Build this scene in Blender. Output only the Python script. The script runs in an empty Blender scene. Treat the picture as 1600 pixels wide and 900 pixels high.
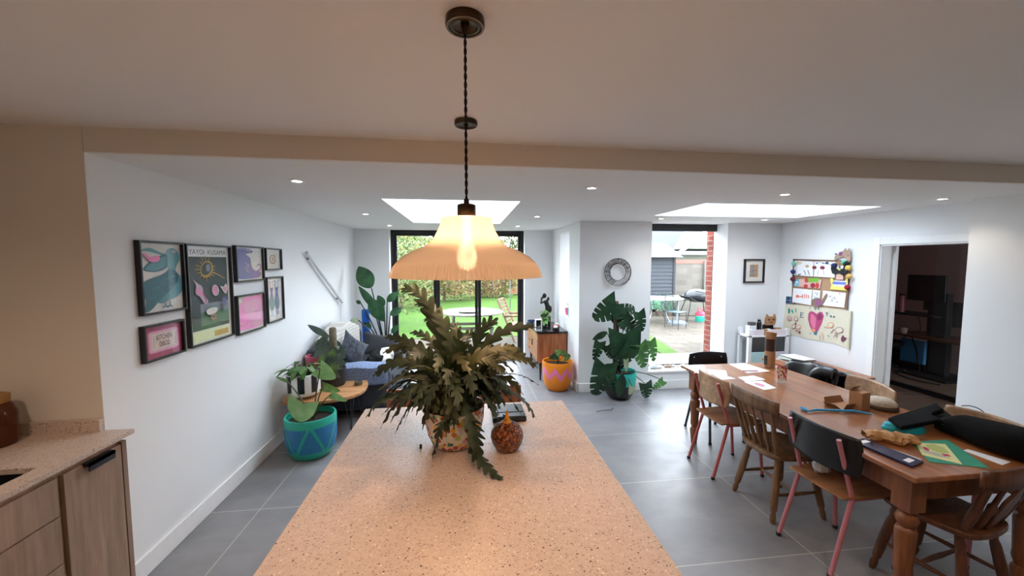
import bpy, math, random
from mathutils import Vector, Matrix
R = math.radians
random.seed(7)
SC = bpy.context.scene
COL = SC.collection

# ---------------------------------------------------------------- camera, world, exposure
FPX = 604.0
CH = 1.80
PITCH, YAW = R(4.0), R(6.84)
cam = bpy.data.cameras.new('camera'); cam_o = bpy.data.objects.new('camera', cam); COL.objects.link(cam_o)
cam.sensor_width = 36.0; cam.lens = FPX / 1600 * 36.0; cam.clip_start = 0.05; cam.clip_end = 200
cam_o.location = (0, 0, CH); cam_o.rotation_euler = (R(90) - PITCH, 0, -YAW)
SC.camera = cam_o
SC.view_settings.view_transform = 'Standard'; SC.view_settings.look = 'None'
SC.view_settings.gamma = 1.0; SC.view_settings.exposure = 0.7
try: SC.view_settings.use_curve_mapping = False
except Exception: pass

SKY_STRENGTH = 8.5
w = bpy.data.worlds.new('overcast_sky'); SC.world = w; w.use_nodes = True
nt = w.node_tree; nt.nodes.clear()
wo = nt.nodes.new('ShaderNodeOutputWorld'); bg = nt.nodes.new('ShaderNodeBackground')
tc = nt.nodes.new('ShaderNodeTexCoord'); sx = nt.nodes.new('ShaderNodeSeparateXYZ'); cr = nt.nodes.new('ShaderNodeValToRGB')
cr.color_ramp.elements[0].position = 0.0; cr.color_ramp.elements[0].color = (0.70, 0.76, 0.82, 1)
cr.color_ramp.elements[1].position = 0.6; cr.color_ramp.elements[1].color = (0.80, 0.90, 1.0, 1)
nt.links.new(tc.outputs['Generated'], sx.inputs[0]); nt.links.new(sx.outputs['Z'], cr.inputs[0])
nt.links.new(cr.outputs[0], bg.inputs[0]); bg.inputs[1].default_value = SKY_STRENGTH
nt.links.new(bg.outputs[0], wo.inputs[0])

def portal(name, loc, rot, sx_, sy_):
    l = bpy.data.lights.new(name, 'AREA'); l.shape = 'RECTANGLE'; l.size = sx_; l.size_y = sy_
    l.cycles.is_portal = True
    o = bpy.data.objects.new(name, l); COL.objects.link(o); o.location = loc; o.rotation_euler = rot
portal('garden_door_portal', (-0.13, 7.0, 1.16), (R(-90), 0, 0), 2.3, 2.3)
portal('tall_window_portal', (3.08, 5.42, 1.28), (R(-90), 0, 0), 1.12, 2.1)
portal('skylight_portal', (-0.11, 4.5, 2.87), (0, 0, 0), 1.3, 2.1)
portal('skylight_portal', (3.12, 3.86, 2.87), (0, 0, 0), 1.9, 1.05)

def kitchen_fill_spot(x, y):  # bare fill lamps, added out of view to brighten the kitchen
    l = bpy.data.lights.new('added_kitchen_fill', 'SPOT'); l.energy = 29; l.color = (1, .78, .60); l.spot_size = math.radians(150); l.spot_blend = .8; l.shadow_soft_size = .08
    o = bpy.data.objects.new('added_kitchen_fill', l); COL.objects.link(o); o.location = (x, y, 2.43)
for _x, _y in ((-1.6, .7), (-1.6, -1.2), (0, -1.2), (1.7, -1.2), (1.7, .7)): kitchen_fill_spot(_x, _y)

# ---------------------------------------------------------------- pixel measuring helpers
_fw = Vector((math.sin(YAW)*math.cos(PITCH), math.cos(YAW)*math.cos(PITCH), -math.sin(PITCH)))
_rt = Vector((math.cos(YAW), -math.sin(YAW), 0)); _up = _rt.cross(_fw)
def _ray(px, py): return _fw + _rt*((px-800)/FPX) - _up*((py-450)/FPX)
def at_z(px, py, z): d = _ray(px, py); return Vector((0,0,CH)) + d*((z-CH)/d.z)
def at_y(px, py, y): d = _ray(px, py); return Vector((0,0,CH)) + d*(y/d.y)
def at_x(px, py, x): d = _ray(px, py); return Vector((0,0,CH)) + d*(x/d.x)

# ---------------------------------------------------------------- materials
def lin(c):
    c = c/255.0
    return c/12.92 if c <= 0.04045 else ((c+0.055)/1.055)**2.4
def rgb(h):
    if isinstance(h, str): h = tuple(int(h[i:i+2], 16) for i in (0, 2, 4))
    return (lin(h[0]), lin(h[1]), lin(h[2]), 1)
class G:
    def __init__(s, name):
        s.m = bpy.data.materials.new(name); s.m.use_nodes = True; s.t = s.m.node_tree
        s.b = s.t.nodes['Principled BSDF']; s.out = s.t.nodes['Material Output']
    def n(s, typ, **kw):
        x = s.t.nodes.new(typ)
        for k, v in kw.items(): setattr(x, k, v)
        return x
    def l(s, a, b): s.t.links.new(a, b)
    def coord(s, scale=(1,1,1), loc=(0,0,0), rot=(0,0,0), kind='Object'):
        t = s.n('ShaderNodeTexCoord'); m = s.n('ShaderNodeMapping')
        m.inputs['Scale'].default_value = scale; m.inputs['Location'].default_value = loc; m.inputs['Rotation'].default_value = rot
        s.l(t.outputs[kind], m.inputs[0]); return m.outputs[0]
    def noise(s, vec, scale, detail=4, rough=.55):
        x = s.n('ShaderNodeTexNoise'); x.inputs['Scale'].default_value = scale; x.inputs['Detail'].default_value = detail
        x.inputs['Roughness'].default_value = rough; s.l(vec, x.inputs['Vector']); return x.outputs[0]
    def ramp(s, fac, stops, interp='LINEAR'):
        x = s.n('ShaderNodeValToRGB'); x.color_ramp.interpolation = interp
        e = x.color_ramp.elements
        while len(e) < len(stops): e.new(0.5)
        for i, (p, c) in enumerate(stops):
            e[i].position = p; e[i].color = c if len(c) == 4 else (*c, 1)
        s.l(fac, x.inputs[0]); return x.outputs[0]
    def mix(s, fac, a, b, mode='MIX'):
        x = s.n('ShaderNodeMix', data_type='RGBA', blend_type=mode)
        if isinstance(fac, (int, float)): x.inputs[0].default_value = fac
        else: s.l(fac, x.inputs[0])
        for k, v in ((6, a), (7, b)):
            if isinstance(v, tuple): x.inputs[k].default_value = v
            else: s.l(v, x.inputs[k])
        return x.outputs[2]
    def bump(s, h, strength=.2, dist=.01):
        x = s.n('ShaderNodeBump'); x.inputs['Strength'].default_value = strength; x.inputs['Distance'].default_value = dist
        s.l(h, x.inputs['Height']); s.l(x.outputs[0], s.b.inputs['Normal'])
    def color(s, c):
        if isinstance(c, tuple): s.b.inputs['Base Color'].default_value = c
        else: s.l(c, s.b.inputs['Base Color'])
    def set(s, rough=.5, metal=0., spec=.5, **kw):
        s.b.inputs['Roughness'].default_value = rough; s.b.inputs['Metallic'].default_value = metal
        s.b.inputs['Specular IOR Level'].default_value = spec
        for k, v in kw.items(): s.b.inputs[k.replace('_', ' ')].default_value = v
        return s.m
_cache = {}
def paint(c, rough=.5, metal=0., var=.06, scale=30., spec=.5, bump=0., name=None):
    key = (c, rough, metal, var, scale, bump)
    if key in _cache: return _cache[key]
    g = G(name or 'paint_' + str(len(_cache))); base = rgb(c)
    v = g.coord(); nz = g.noise(v, scale)
    dk = tuple(x*(1-var) for x in base[:3]) + (1,); lt = tuple(min(1, x*(1+var)) for x in base[:3]) + (1,)
    g.color(g.ramp(nz, [(.3, dk), (.7, lt)]))
    if bump: g.bump(nz, bump, .004)
    _cache[key] = g.set(rough, metal, spec); return _cache[key]
def wood(c1, c2, rough=.45, axis='y', scale=1., name='wood', coat=0.):
    g = G(name)
    sc = {'y': (14*scale, 1.2*scale, 14*scale), 'x': (1.2*scale, 14*scale, 14*scale), 'z': (14*scale, 14*scale, 1.2*scale)}[axis]
    v = g.coord(sc); n1 = g.noise(v, 2.2, 6, .6)
    v2 = g.coord(tuple(x*.25 for x in sc)); n2 = g.noise(v2, 3., 2)
    c = g.ramp(n1, [(.35, rgb(c1)), (.62, rgb(c2))]); d = g.ramp(n2, [(.3, (.72,.72,.72)), (.7, (1.1,1.1,1.1))])
    g.color(g.mix(1., c, d, 'MULTIPLY')); g.bump(n1, .08, .003)
    m = g.set(rough); g.b.inputs['Coat Weight'].default_value = coat; g.b.inputs['Coat Roughness'].default_value = .15
    return m
def leafmat(c1, c2, name, rough=.45, trans=.25):
    g = G(name); v = g.coord(); n = g.noise(v, 9., 3)
    col = g.ramp(n, [(.35, rgb(c1)), (.65, rgb(c2))]); g.color(col); g.set(rough, 0, .4)
    t = g.n('ShaderNodeBsdfTranslucent'); g.l(col, t.inputs[0]); mx = g.n('ShaderNodeMixShader'); mx.inputs[0].default_value = trans
    g.l(g.b.outputs[0], mx.inputs[1]); g.l(t.outputs[0], mx.inputs[2]); g.l(mx.outputs[0], g.out.inputs[0])
    return g.m
def pane_glass(name, tint=(1,1,1,1), refl=.05):
    g = G(name); tr = g.n('ShaderNodeBsdfTransparent'); tr.inputs[0].default_value = tint
    gl = g.n('ShaderNodeBsdfGlossy'); gl.inputs['Roughness'].default_value = .01
    lw = g.n('ShaderNodeLayerWeight'); lw.inputs[0].default_value = .5; pw = g.n('ShaderNodeMath', operation='POWER'); pw.inputs[1].default_value = 5; g.l(lw.outputs['Facing'], pw.inputs[0])
    ma = g.n('ShaderNodeMath', operation='MULTIPLY_ADD'); ma.inputs[1].default_value = .5; ma.inputs[2].default_value = refl*.5; g.l(pw.outputs[0], ma.inputs[0]); mx = g.n('ShaderNodeMixShader')
    g.l(ma.outputs[0], mx.inputs[0]); g.l(tr.outputs[0], mx.inputs[1]); g.l(gl.outputs[0], mx.inputs[2]); g.l(mx.outputs[0], g.out.inputs[0])
    return g.m
def emit(c, s, name):
    g = G(name); e = g.n('ShaderNodeEmission'); e.inputs[0].default_value = c; e.inputs[1].default_value = s
    g.l(e.outputs[0], g.out.inputs[0]); return g.m

def wallmat(c, name):
    g = G(name); v = g.coord(); n = g.noise(v, 220., 2); n2 = g.noise(v, 1.3, 2)
    b = rgb(c); g.color(g.ramp(n2, [(.3, tuple(x*.985 for x in b[:3])+(1,)), (.7, b)])); g.bump(n, .06, .002)
    return g.set(.75, 0, .3)
M = {}
M['wall'] = wallmat('ECEDED', 'matt_white_wall'); M['ceil'] = wallmat('EDEBE8', 'matt_white_ceiling')
M['kwall'] = wallmat('E3DACE', 'warm_white_wall'); M['trim'] = paint('F0F0EE', .35, var=.02)
M['blk'] = paint('15161A', .35, var=.1); M['blkframe'] = paint('16171B', .35, var=.1); M['blkmatt'] = paint('101012', .85, var=.15)
def floor_tiles():
    g = G('grey_porcelain_tiles'); v = g.coord(loc=(1.497, -2.03, 0))
    br = g.n('ShaderNodeTexBrick'); br.offset = 0; br.squash = 1
    br.inputs['Scale'].default_value = 1.; br.inputs['Brick Width'].default_value = 1.2; br.inputs['Row Height'].default_value = .86
    br.inputs['Mortar Size'].default_value = .0025; br.inputs['Mortar Smooth'].default_value = 0; br.inputs['Bias'].default_value = 0
    br.inputs['Color1'].default_value = (.93,.93,.93,1); br.inputs['Color2'].default_value = (1.0,1.0,1.0,1); br.inputs['Mortar'].default_value = (1,1,1,1)
    g.l(v, br.inputs['Vector'])
    vv = g.coord((1, 1.6, 1)); n = g.noise(vv, 1.6, 7, .62)
    c = g.ramp(n, [(.32, rgb('77767A')), (.52, rgb('858486')), (.72, rgb('949394'))])
    c = g.mix(1., c, br.outputs['Color'], 'MULTIPLY'); c = g.mix(br.outputs['Fac'], c, rgb('BDB8B0'))
    g.color(c); n2 = g.noise(vv, 6, 5)
    rr = g.n('ShaderNodeMapRange'); rr.inputs[3].default_value = .30; rr.inputs[4].default_value = .48; g.l(n2, rr.inputs[0]); g.set(.4, 0, .5)
    g.l(rr.outputs[0], g.b.inputs['Roughness']); return g.m
M['floor'] = floor_tiles()
def terrazzo(name='speckled_beige_quartz'):
    g = G(name); v = g.coord()
    def flecks(scale, thr, stretch, rot):
        m = g.coord(stretch, rot=rot); vo = g.n('ShaderNodeTexVoronoi'); vo.inputs['Scale'].default_value = scale; g.l(m, vo.inputs['Vector'])
        gt = g.n('ShaderNodeMath', operation='LESS_THAN'); gt.inputs[1].default_value = thr; g.l(vo.outputs['Distance'], gt.inputs[0])
        sel = g.n('ShaderNodeSeparateColor'); g.l(vo.outputs['Color'], sel.inputs[0])
        g2 = g.n('ShaderNodeMath', operation='GREATER_THAN'); g2.inputs[1].default_value = .45; g.l(sel.outputs[0], g2.inputs[0])
        mu = g.n('ShaderNodeMath', operation='MULTIPLY'); g.l(gt.outputs[0], mu.inputs[0]); g.l(g2.outputs[0], mu.inputs[1]); return mu.outputs[0]
    n = g.noise(v, 60, 3); base = g.ramp(n, [(.3, rgb('BFAA9C')), (.7, rgb('CDBAAC'))])
    c = g.mix(flecks(75, .24, (1, 2.2, 1), (0, 0, .6)), base, rgb('77604F'))
    c = g.mix(flecks(120, .24, (1.8, 1, 1), (0, 0, -.5)), c, rgb('94806F'))
    c = g.mix(flecks(42, .13, (1, 1, 1), (0, 0, .2)), c, rgb('4A3C36'))
    c = g.mix(flecks(55, .16, (1, 1, 1), (0, 0, 1.1)), c, rgb('E6D8CC'))
    g.color(c); return g.set(.38, 0, .5)
M['quartz'] = terrazzo()
M['oak'] = wood('8E7360', 'A58A76', .55, 'z', name='washed_oak_front')
M['pine'] = wood('8A5230', 'AE7244', .28, 'y', .7, 'varnished_pine', .35)
M['pineleg'] = wood('6E3F22', '8F5A34', .4, 'z', .8, 'pine_leg')
M['ply'] = wood('A98566', 'C4A180', .45, 'x', 1, 'pale_plywood')
M['seatwood'] = wood('8A5A38', 'A8764E', .4, 'x', 1, 'seat_wood')
M['windsor'] = wood('664A32', '846444', .5, 'z', 1, 'waxed_beech')
M['darkwood'] = wood('4B2A19', '6C4229', .35, 'z', 1, 'dark_beech')
M['teak'] = wood('8D4F30', 'B06F48', .35, 'z', 1, 'teak_veneer')
M['teakfront'] = wood('A8734C', 'C08B62', .35, 'y', 1, 'teak_front')
M['brass'] = paint('4E4032', .3, 1., var=.15)
M['chrome'] = paint('C0C0C0', .15, 1.)
M['steel'] = paint('8A8E92', .3, 1.)
M['paper'] = paint('EDEDF0', .7, var=.03)
M['card'] = paint('A97C55', .75, var=.08, bump=.1)
M['carddark'] = paint('8C6140', .75, var=.08)
M['soil'] = paint('2B1F18', .95, var=.4, scale=90, bump=.6)
M['glass'] = pane_glass('window_glass'); M['solar'] = pane_glass('blue_solar_glass', (.86, .92, 1, 1))
M['white'] = paint('EDEDED', .5, var=.02)

# ---------------------------------------------------------------- geometry helpers
def kids(o): return [c for c in bpy.data.objects if c.parent == o]
class MB:
    def __init__(s): s.v, s.f, s.mi, s.T = [], [], [], Matrix.Identity(4)
    def add(s, vs, fs, mi=0):
        k = len(s.v)
        for p in vs: s.v.append(s.T @ Vector(p))
        for f in fs: s.f.append([i+k for i in f]); s.mi.append(mi)
        return s
    def box(s, a, b, mi=0):
        x0,y0,z0 = a; x1,y1,z1 = b
        x0,x1 = min(x0,x1),max(x0,x1); y0,y1 = min(y0,y1),max(y0,y1); z0,z1 = min(z0,z1),max(z0,z1)
        return s.add([(x0,y0,z0),(x1,y0,z0),(x1,y1,z0),(x0,y1,z0),(x0,y0,z1),(x1,y0,z1),(x1,y1,z1),(x0,y1,z1)],
                     [(0,3,2,1),(4,5,6,7),(0,1,5,4),(1,2,6,5),(2,3,7,6),(3,0,4,7)], mi)
    def cbox(s, c, d, mi=0, rot=None):
        T0 = s.T; m = Matrix.Translation(c)
        if rot is not None: m = m @ rot
        s.T = T0 @ m; s.box((-d[0]/2,-d[1]/2,-d[2]/2), (d[0]/2,d[1]/2,d[2]/2), mi); s.T = T0; return s
    def lathe(s, prof, n=32, mi=0, c=(0,0,0), cap0=True, cap1=True, rib=0, ribn=0, mfun=None):
        vs, fs = [], []
        m = len(prof)
        for j, (r, z) in enumerate(prof):
            for i in range(n):
                a = 2*math.pi*i/n; rr = r
                if rib and ribn: rr = r*(1 + rib*(1 if i % 2 else 0))
                vs.append((c[0]+rr*math.cos(a), c[1]+rr*math.sin(a), c[2]+z))
        k = len(s.v)
        for p in vs: s.v.append(s.T @ Vector(p))
        for j in range(m-1):
            for i in range(n):
                i2 = (i+1) % n
                s.f.append([k+j*n+i, k+j*n+i2, k+(j+1)*n+i2, k+(j+1)*n+i]); s.mi.append(mfun(i, j, (prof[j][1]+prof[j+1][1])/2) if mfun else mi)
        if cap0 and prof[0][0] > 1e-5: s.f.append([k+i for i in range(n)][::-1]); s.mi.append(mi)
        if cap1 and prof[-1][0] > 1e-5: s.f.append([k+(m-1)*n+i for i in range(n)]); s.mi.append(mi)
        return s
    def tube(s, pts, r, n=8, mi=0, caps=True):
        pts = [Vector(p) for p in pts]; m = len(pts)
        rs = r if isinstance(r, (list, tuple)) else [r]*m
        vs, fs = [], []; prev = None
        for j, p in enumerate(pts):
            d = (pts[min(j+1, m-1)] - pts[max(j-1, 0)])
            if d.length < 1e-9: d = Vector((0,0,1))
            d.normalize()
            if prev is None:
                a = Vector((0,0,1)) if abs(d.z) < .9 else Vector((1,0,0)); u = d.cross(a).normalized()
            else:
                u = prev - d*prev.dot(d); u = u.normalized() if u.length > 1e-6 else d.orthogonal().normalized()
            prev = u; v = d.cross(u)
            for i in range(n):
                t = 2*math.pi*i/n; vs.append(p + (u*math.cos(t) + v*math.sin(t))*rs[j])
        for j in range(m-1):
            for i in range(n):
                i2 = (i+1) % n; fs.append((j*n+i, j*n+i2, (j+1)*n+i2, (j+1)*n+i))
        if caps: fs.append(tuple(range(n))[::-1]); fs.append(tuple((m-1)*n+i for i in range(n)))
        return s.add(vs, fs, mi)
    def prism(s, poly, z0, z1, mi=0, plane='xy'):
        n = len(poly)
        def P(a, b, h): return (a, b, h) if plane == 'xy' else ((a, h, b) if plane == 'xz' else (h, a, b))
        vs = [P(a, b, z0) for a, b in poly] + [P(a, b, z1) for a, b in poly]
        fs = [tuple(range(n))[::-1], tuple(range(n, 2*n))] + [(i, (i+1) % n, n+(i+1) % n, n+i) for i in range(n)]
        return s.add(vs, fs, mi)
    def poly(s, pts, mi=0): return s.add(pts, [tuple(range(len(pts)))], mi)
    def sphere(s, c, r, mi=0, n=14, m=9, sc=(1,1,1), jit=0):
        vs, fs = [], []
        for j in range(m+1):
            th = math.pi*j/m
            for i in range(n):
                a = 2*math.pi*i/n; q = 1 + (random.uniform(-jit, jit) if jit else 0)
                vs.append((c[0]+r*sc[0]*q*math.sin(th)*math.cos(a), c[1]+r*sc[1]*q*math.sin(th)*math.sin(a), c[2]+r*sc[2]*q*math.cos(th)))
        for j in range(m):
            for i in range(n):
                i2 = (i+1) % n; fs.append((j*n+i, (j+1)*n+i, (j+1)*n+i2, j*n+i2))
        return s.add(vs, fs, mi)
    def grid(s, fn, nu, nv, mi=0, mfun=None):
        vs = [fn(i/nu, j/nv) for j in range(nv+1) for i in range(nu+1)]
        k = len(s.v)
        for p in vs: s.v.append(s.T @ Vector(p))
        for j in range(nv):
            for i in range(nu):
                a = k + j*(nu+1)+i; s.f.append([a, a+1, a+nu+2, a+nu+1]); s.mi.append(mfun((i+.5)/nu, (j+.5)/nv) if mfun else mi)
        return s
    def leaf(s, base, d, L, W, kind='ovate', droop=.6, n=10, mi=0, fold=.2, up=(0,0,1), roll=0., mid=None):
        d = Vector(d).normalized(); up = Vector(up)
        side = d.cross(up)
        if side.length < 1e-3: side = d.orthogonal()
        side.normalize(); nrm = side.cross(d).normalized()
        if roll:
            q = Matrix.Rotation(roll, 3, d); side = q @ side; nrm = q @ nrm
        p = Vector(base); vs, fs, ms = [], [], []
        for i in range(n+1):
            t = i/n; a = -droop*t
            dd = d*math.cos(a) + nrm*math.sin(a); nn = nrm*math.cos(a) - d*math.sin(a)
            if i: p = p + dd*(L/n)
            sh = 0.; k = 1.
            if kind == 'ovate': wd = W*math.sin(math.pi*min(1, t*.97+.03)**.85)**.8
            elif kind == 'heart':
                wd = W*(1-t)**.62*(1-.15*(1-t)**4); sh = -.34*max(0, 1-t*3.2)*1.6
            elif kind == 'strap': wd = W*math.sin(math.pi*(.04+.95*t))**.45
            elif kind == 'monstera':
                wd = 1.12*W*(1-t)**.5*(1-.15*(1-t)**4); sh = -.34*max(0, 1-t*3.2)*1.6
                ph = (t*4.6+.55) % 1
                if .16 < t < .93 and ph < .17: k = .38
                sh += .32*min(1, max(0, (t-.15)*3))
            elif kind == 'pinnate':
                env = math.sin(math.pi*(.10+.86*t))**.6; ph = (t*n/4.) % 1
                wd = W*env; k = (1.0 if ph in (.25, .5) else .16); sh = .75 if k > .5 else .1
                if t > .93: k = .35
            wd *= k
            if i == n: wd = 0.0008
            for u in (-1, -.5, 0, .5, 1):
                vs.append(p + side*(wd*u) + dd*(sh*wd*abs(u)) + nn*(fold*wd*abs(u)))
        for i in range(n):
            for j in range(4):
                a = i*5+j; fs.append((a, a+1, a+6, a+5))
        s.add(vs, fs, mi); return p
    def build(s, name, mats, parent=None, smooth=None, bevel=0., loc=None, rot=None, sub=0, solid=0.):
        me = bpy.data.meshes.new(name); me.from_pydata([tuple(p) for p in s.v], [], s.f)
        if not isinstance(mats, (list, tuple)): mats = [mats]
        for m in mats: me.materials.append(m)
        for p, k in zip(me.polygons, s.mi): p.material_index = k
        me.update()
        if smooth is not None:
            for p in me.polygons: p.use_smooth = True
            try: me.set_sharp_from_angle(angle=R(smooth))
            except Exception: pass
        o = bpy.data.objects.new(name, me); COL.objects.link(o)
        if parent: o.parent = parent
        if loc is not None: o.location = loc
        if rot is not None: o.rotation_euler = rot
        if solid: md = o.modifiers.new('thick', 'SOLIDIFY'); md.thickness = solid; md.offset = 0
        if bevel: md = o.modifiers.new('bevel', 'BEVEL'); md.width = bevel; md.segments = 2; md.limit_method = 'ANGLE'; md.angle_limit = R(35)
        if sub: md = o.modifiers.new('sub', 'SUBSURF'); md.levels = sub; md.render_levels = sub
        return o
def thing(name, label, cat, loc=(0,0,0), rz=0., group=None):
    o = bpy.data.objects.new(name, None); COL.objects.link(o); o.location = loc; o.rotation_euler = (0, 0, rz)
    o.empty_display_size = .1; o['label'] = label; o['category'] = cat
    if group: o['group'] = group
    return o
def tag(o, label, cat, group=None):
    o['label'] = label; o['category'] = cat
    if group: o['group'] = group
    return o
def struct(o): o['kind'] = 'structure'; return o
def dup(root, loc, rz, label, group=None):
    r = root.copy(); COL.objects.link(r); r.location = loc; r.rotation_euler = (0, 0, rz); r['label'] = label
    if group: r['group'] = group
    for ch in kids(root):
        c = ch.copy(); COL.objects.link(c); c.parent = r
        for g in kids(ch):
            d = g.copy(); COL.objects.link(d); d.parent = c
    return r
def bez(p0, p1, p2, n=8):
    p0, p1, p2 = Vector(p0), Vector(p1), Vector(p2)
    return [p0*(1-t)**2 + p1*2*t*(1-t) + p2*t*t for t in [i/n for i in range(n+1)]]
def smooth_loop(pts, n=5):
    out = []; m = len(pts)
    for i in range(m):
        a, b, c, d = [Vector(pts[(i+k-1) % m]) for k in range(4)]
        for j in range(n):
            t = j/n; out.append(.5*((2*b) + (c-a)*t + (2*a-5*b+4*c-d)*t*t + (3*b-a-3*c+d)*t**3))
    return out
def smooth_line(pts, n=6):
    P = [Vector(p) for p in pts]; out = []
    for i in range(len(P)-1):
        a = P[max(i-1, 0)]; b = P[i]; c = P[i+1]; d = P[min(i+2, len(P)-1)]
        for j in range(n):
            t = j/n; out.append(.5*((2*b) + (c-a)*t + (2*a-5*b+4*c-d)*t*t + (3*b-a-3*c+d)*t**3))
    out.append(P[-1]); return out
def rrect(x0, y0, x1, y1, r, n=5):
    out = []
    for cx, cy, a0 in ((x1-r, y1-r, 0), (x0+r, y1-r, 90), (x0+r, y0+r, 180), (x1-r, y0+r, 270)):
        for i in range(n+1): a = R(a0+90*i/n); out.append((cx+r*math.cos(a), cy+r*math.sin(a)))
    return out
_fontcache = {}
def text_geo(txt):
    if txt in _fontcache: return _fontcache[txt]
    cu = bpy.data.curves.new('t', 'FONT'); cu.body = txt; cu.resolution_u = 3
    ob = bpy.data.objects.new('t', cu); COL.objects.link(ob)
    dg = bpy.context.evaluated_depsgraph_get(); me = bpy.data.meshes.new_from_object(ob.evaluated_get(dg))
    vs = [(v.co.x, v.co.y) for v in me.vertices]; fs = [tuple(p.vertices) for p in me.polygons]
    bpy.data.objects.remove(ob); bpy.data.curves.remove(cu); bpy.data.meshes.remove(me)
    x0 = min(v[0] for v in vs); x1 = max(v[0] for v in vs); y0 = min(v[1] for v in vs); y1 = max(v[1] for v in vs)
    vs = [((a-x0)/(x1-x0), (b-y0)/(y1-y0)) for a, b in vs]
    _fontcache[txt] = (vs, fs); return vs, fs
class Art:
    """flat drawing on a sheet standing in local XZ, facing -Y; u,v run 0..1 over w x h"""
    def __init__(s, mb, x0, z0, w, h, y): s.mb, s.x0, s.z0, s.w, s.h, s.y, s.k = mb, x0, z0, w, h, y, 0
    def P(s, u, v): return (s.x0+u*s.w, s.y - s.k*.00025, s.z0+v*s.h)
    def layer(s): s.k += 1
    def blob(s, pts, mi, sm=True):
        s.layer(); q = smooth_loop([(a, b, 0) for a, b in pts]) if sm else [Vector((a, b, 0)) for a, b in pts]
        s.mb.poly([s.P(p.x, p.y) for p in q], mi)
    def ell(s, u, v, ru, rv, mi, rot=0., n=16):
        s.layer(); c, sn = math.cos(rot), math.sin(rot)
        s.mb.poly([s.P(u+ru*math.cos(a)*c-rv*math.sin(a)*sn, v+ru*math.cos(a)*sn+rv*math.sin(a)*c) for a in [2*math.pi*i/n for i in range(n)]], mi)
    def rect(s, u0, v0, u1, v1, mi): s.layer(); s.mb.poly([s.P(u0,v0), s.P(u1,v0), s.P(u1,v1), s.P(u0,v1)], mi)
    def line(s, pts, wd, mi, sm=True):
        s.layer(); q = smooth_line([(a*s.w, b*s.h, 0) for a, b in pts]) if sm and len(pts) > 2 else [Vector((a*s.w, b*s.h, 0)) for a, b in pts]
        L, Rr = [], []
        for i, p in enumerate(q):
            d = (q[min(i+1, len(q)-1)] - q[max(i-1, 0)]).normalized(); nn = Vector((-d.y, d.x, 0))*wd/2
            L.append(p+nn); Rr.append(p-nn)
        for i in range(len(q)-1):
            s.mb.poly([s.P(a.x/s.w, a.y/s.h) for a in (L[i], Rr[i], Rr[i+1], L[i+1])], mi)
    def text(s, txt, u0, v0, u1, v1, mi):
        s.layer(); vs, fs = text_geo(txt)
        s.mb.add([s.P(u0+(u1-u0)*a, v0+(v1-v0)*b) for a, b in vs], fs, mi)

# ---------------------------------------------------------------- room shell
WL, WR, WN = -1.84, 4.47, 4.37          # left wall, door wall, nearer right wall
CE, CK = 2.33, 2.45                      # ceilings: extension, kitchen
BL, BR = 2.16, 2.29                      # where the ceiling steps down, left and right
mb = MB(); mb.box((-2.7, -2.8, -.2), (4.67, 7.02, 0)); mb.box((4.67, 1.0, -.2), (4.68, 5.4, 0))
struct(mb.build('floor', M['floor']))
mb = MB()
mb.prism([(-2.6, BL+.012), (4.9, BR), (4.9, 3.37), (-2.6, 3.37)], CE, 2.86)
for a, b in (((-2, 3.37), (2.2, 3.46)), ((4.05, 3.37), (4.9, 3.46)), ((-2, 3.46), (-.71, 4.35)), ((.49, 3.46), (2.2, 4.35)), ((4.05, 3.46), (4.9, 4.35)),
             ((-2, 4.35), (-.71, 5.54)), ((.49, 4.35), (1.86, 5.54)), ((1.86, 4.35), (4.9, 5.36)), ((-2, 5.54), (1.86, 7.02))):
    mb.box((a[0], a[1], CE), (b[0], b[1], 2.86))
struct(mb.build('ceiling_extension', M['ceil']))
mb = MB(); mb.box((-2.6, -2.8, CK), (4.9, BR, 2.8)); struct(mb.build('ceiling_kitchen', M['ceil']))
mb = MB(); mb.box((WL-.3, BL-.002, 0), (WL, 7.0, CE)); struct(mb.build('wall_left', M['wall']))
mb = MB(); mb.prism([(-2.6, BL-.003), (WL-.002, BL-.003), (WL-.002, BL+.1), (-2.6, BL+.1)], 0, CK); mb.prism([(WL, BL-.003), (4.9, BR-.02), (4.9, BR+.04), (WL, BL+.1)], CE+.0005, CK)
struct(mb.build('wall_step', M['kwall']))
mb = MB(); mb.box((-2.75, -2.8, 0), (-2.5, BL+.1, CK)); struct(mb.build('wall_kitchen_left', M['kwall']))
mb = MB(); mb.box((-2.75, -2.9, 0), (4.9, -2.7, CK)); struct(mb.build('wall_kitchen_back', M['kwall']))
# far wall with the garden doors, side wall with the slim window, wall with the tall window
mb = MB(); mb.box((WL-.3, 6.7, 0), (-1.27, 7.02, CE)); mb.box((1.03, 6.7, 0), (1.86, 7.02, CE)); struct(mb.build('wall_far', M['wall']))
mb = MB(); SX = 1.52
mb.box((SX, 5.05, 0), (SX+.32, 5.58, CE)); mb.box((SX, 6.15, 0), (SX+.32, 6.75, CE)); mb.box((SX, 5.58, 0), (SX+.32, 6.15, .93)); mb.box((SX, 5.58, 2.23), (SX+.32, 6.15, CE))
struct(mb.build('wall_side', M['wall']))
mb = MB(); mb.box((SX+.001, 5.049, 0), (2.53, 5.36, CE)); mb.box((3.65, 5.05, 0), (4.9, 5.36, CE)); mb.box((2.53, 5.05, 0), (3.65, 5.36, .235)); struct(mb.build('wall_back', M['wall']))
mb = MB(); mb.box((WR, 3.72, 0), (WR+.2, 5.36, CE)); mb.box((WR, 2.90, 1.99), (WR+.2, 3.72, CE)); mb.box((WN, -2.8, 0), (WR+.2, 2.90, CK)); mb.box((WR, 2.9, CE), (WR+.2, 5.3, CK))
struct(mb.build('wall_right', M['wall']))
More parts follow.
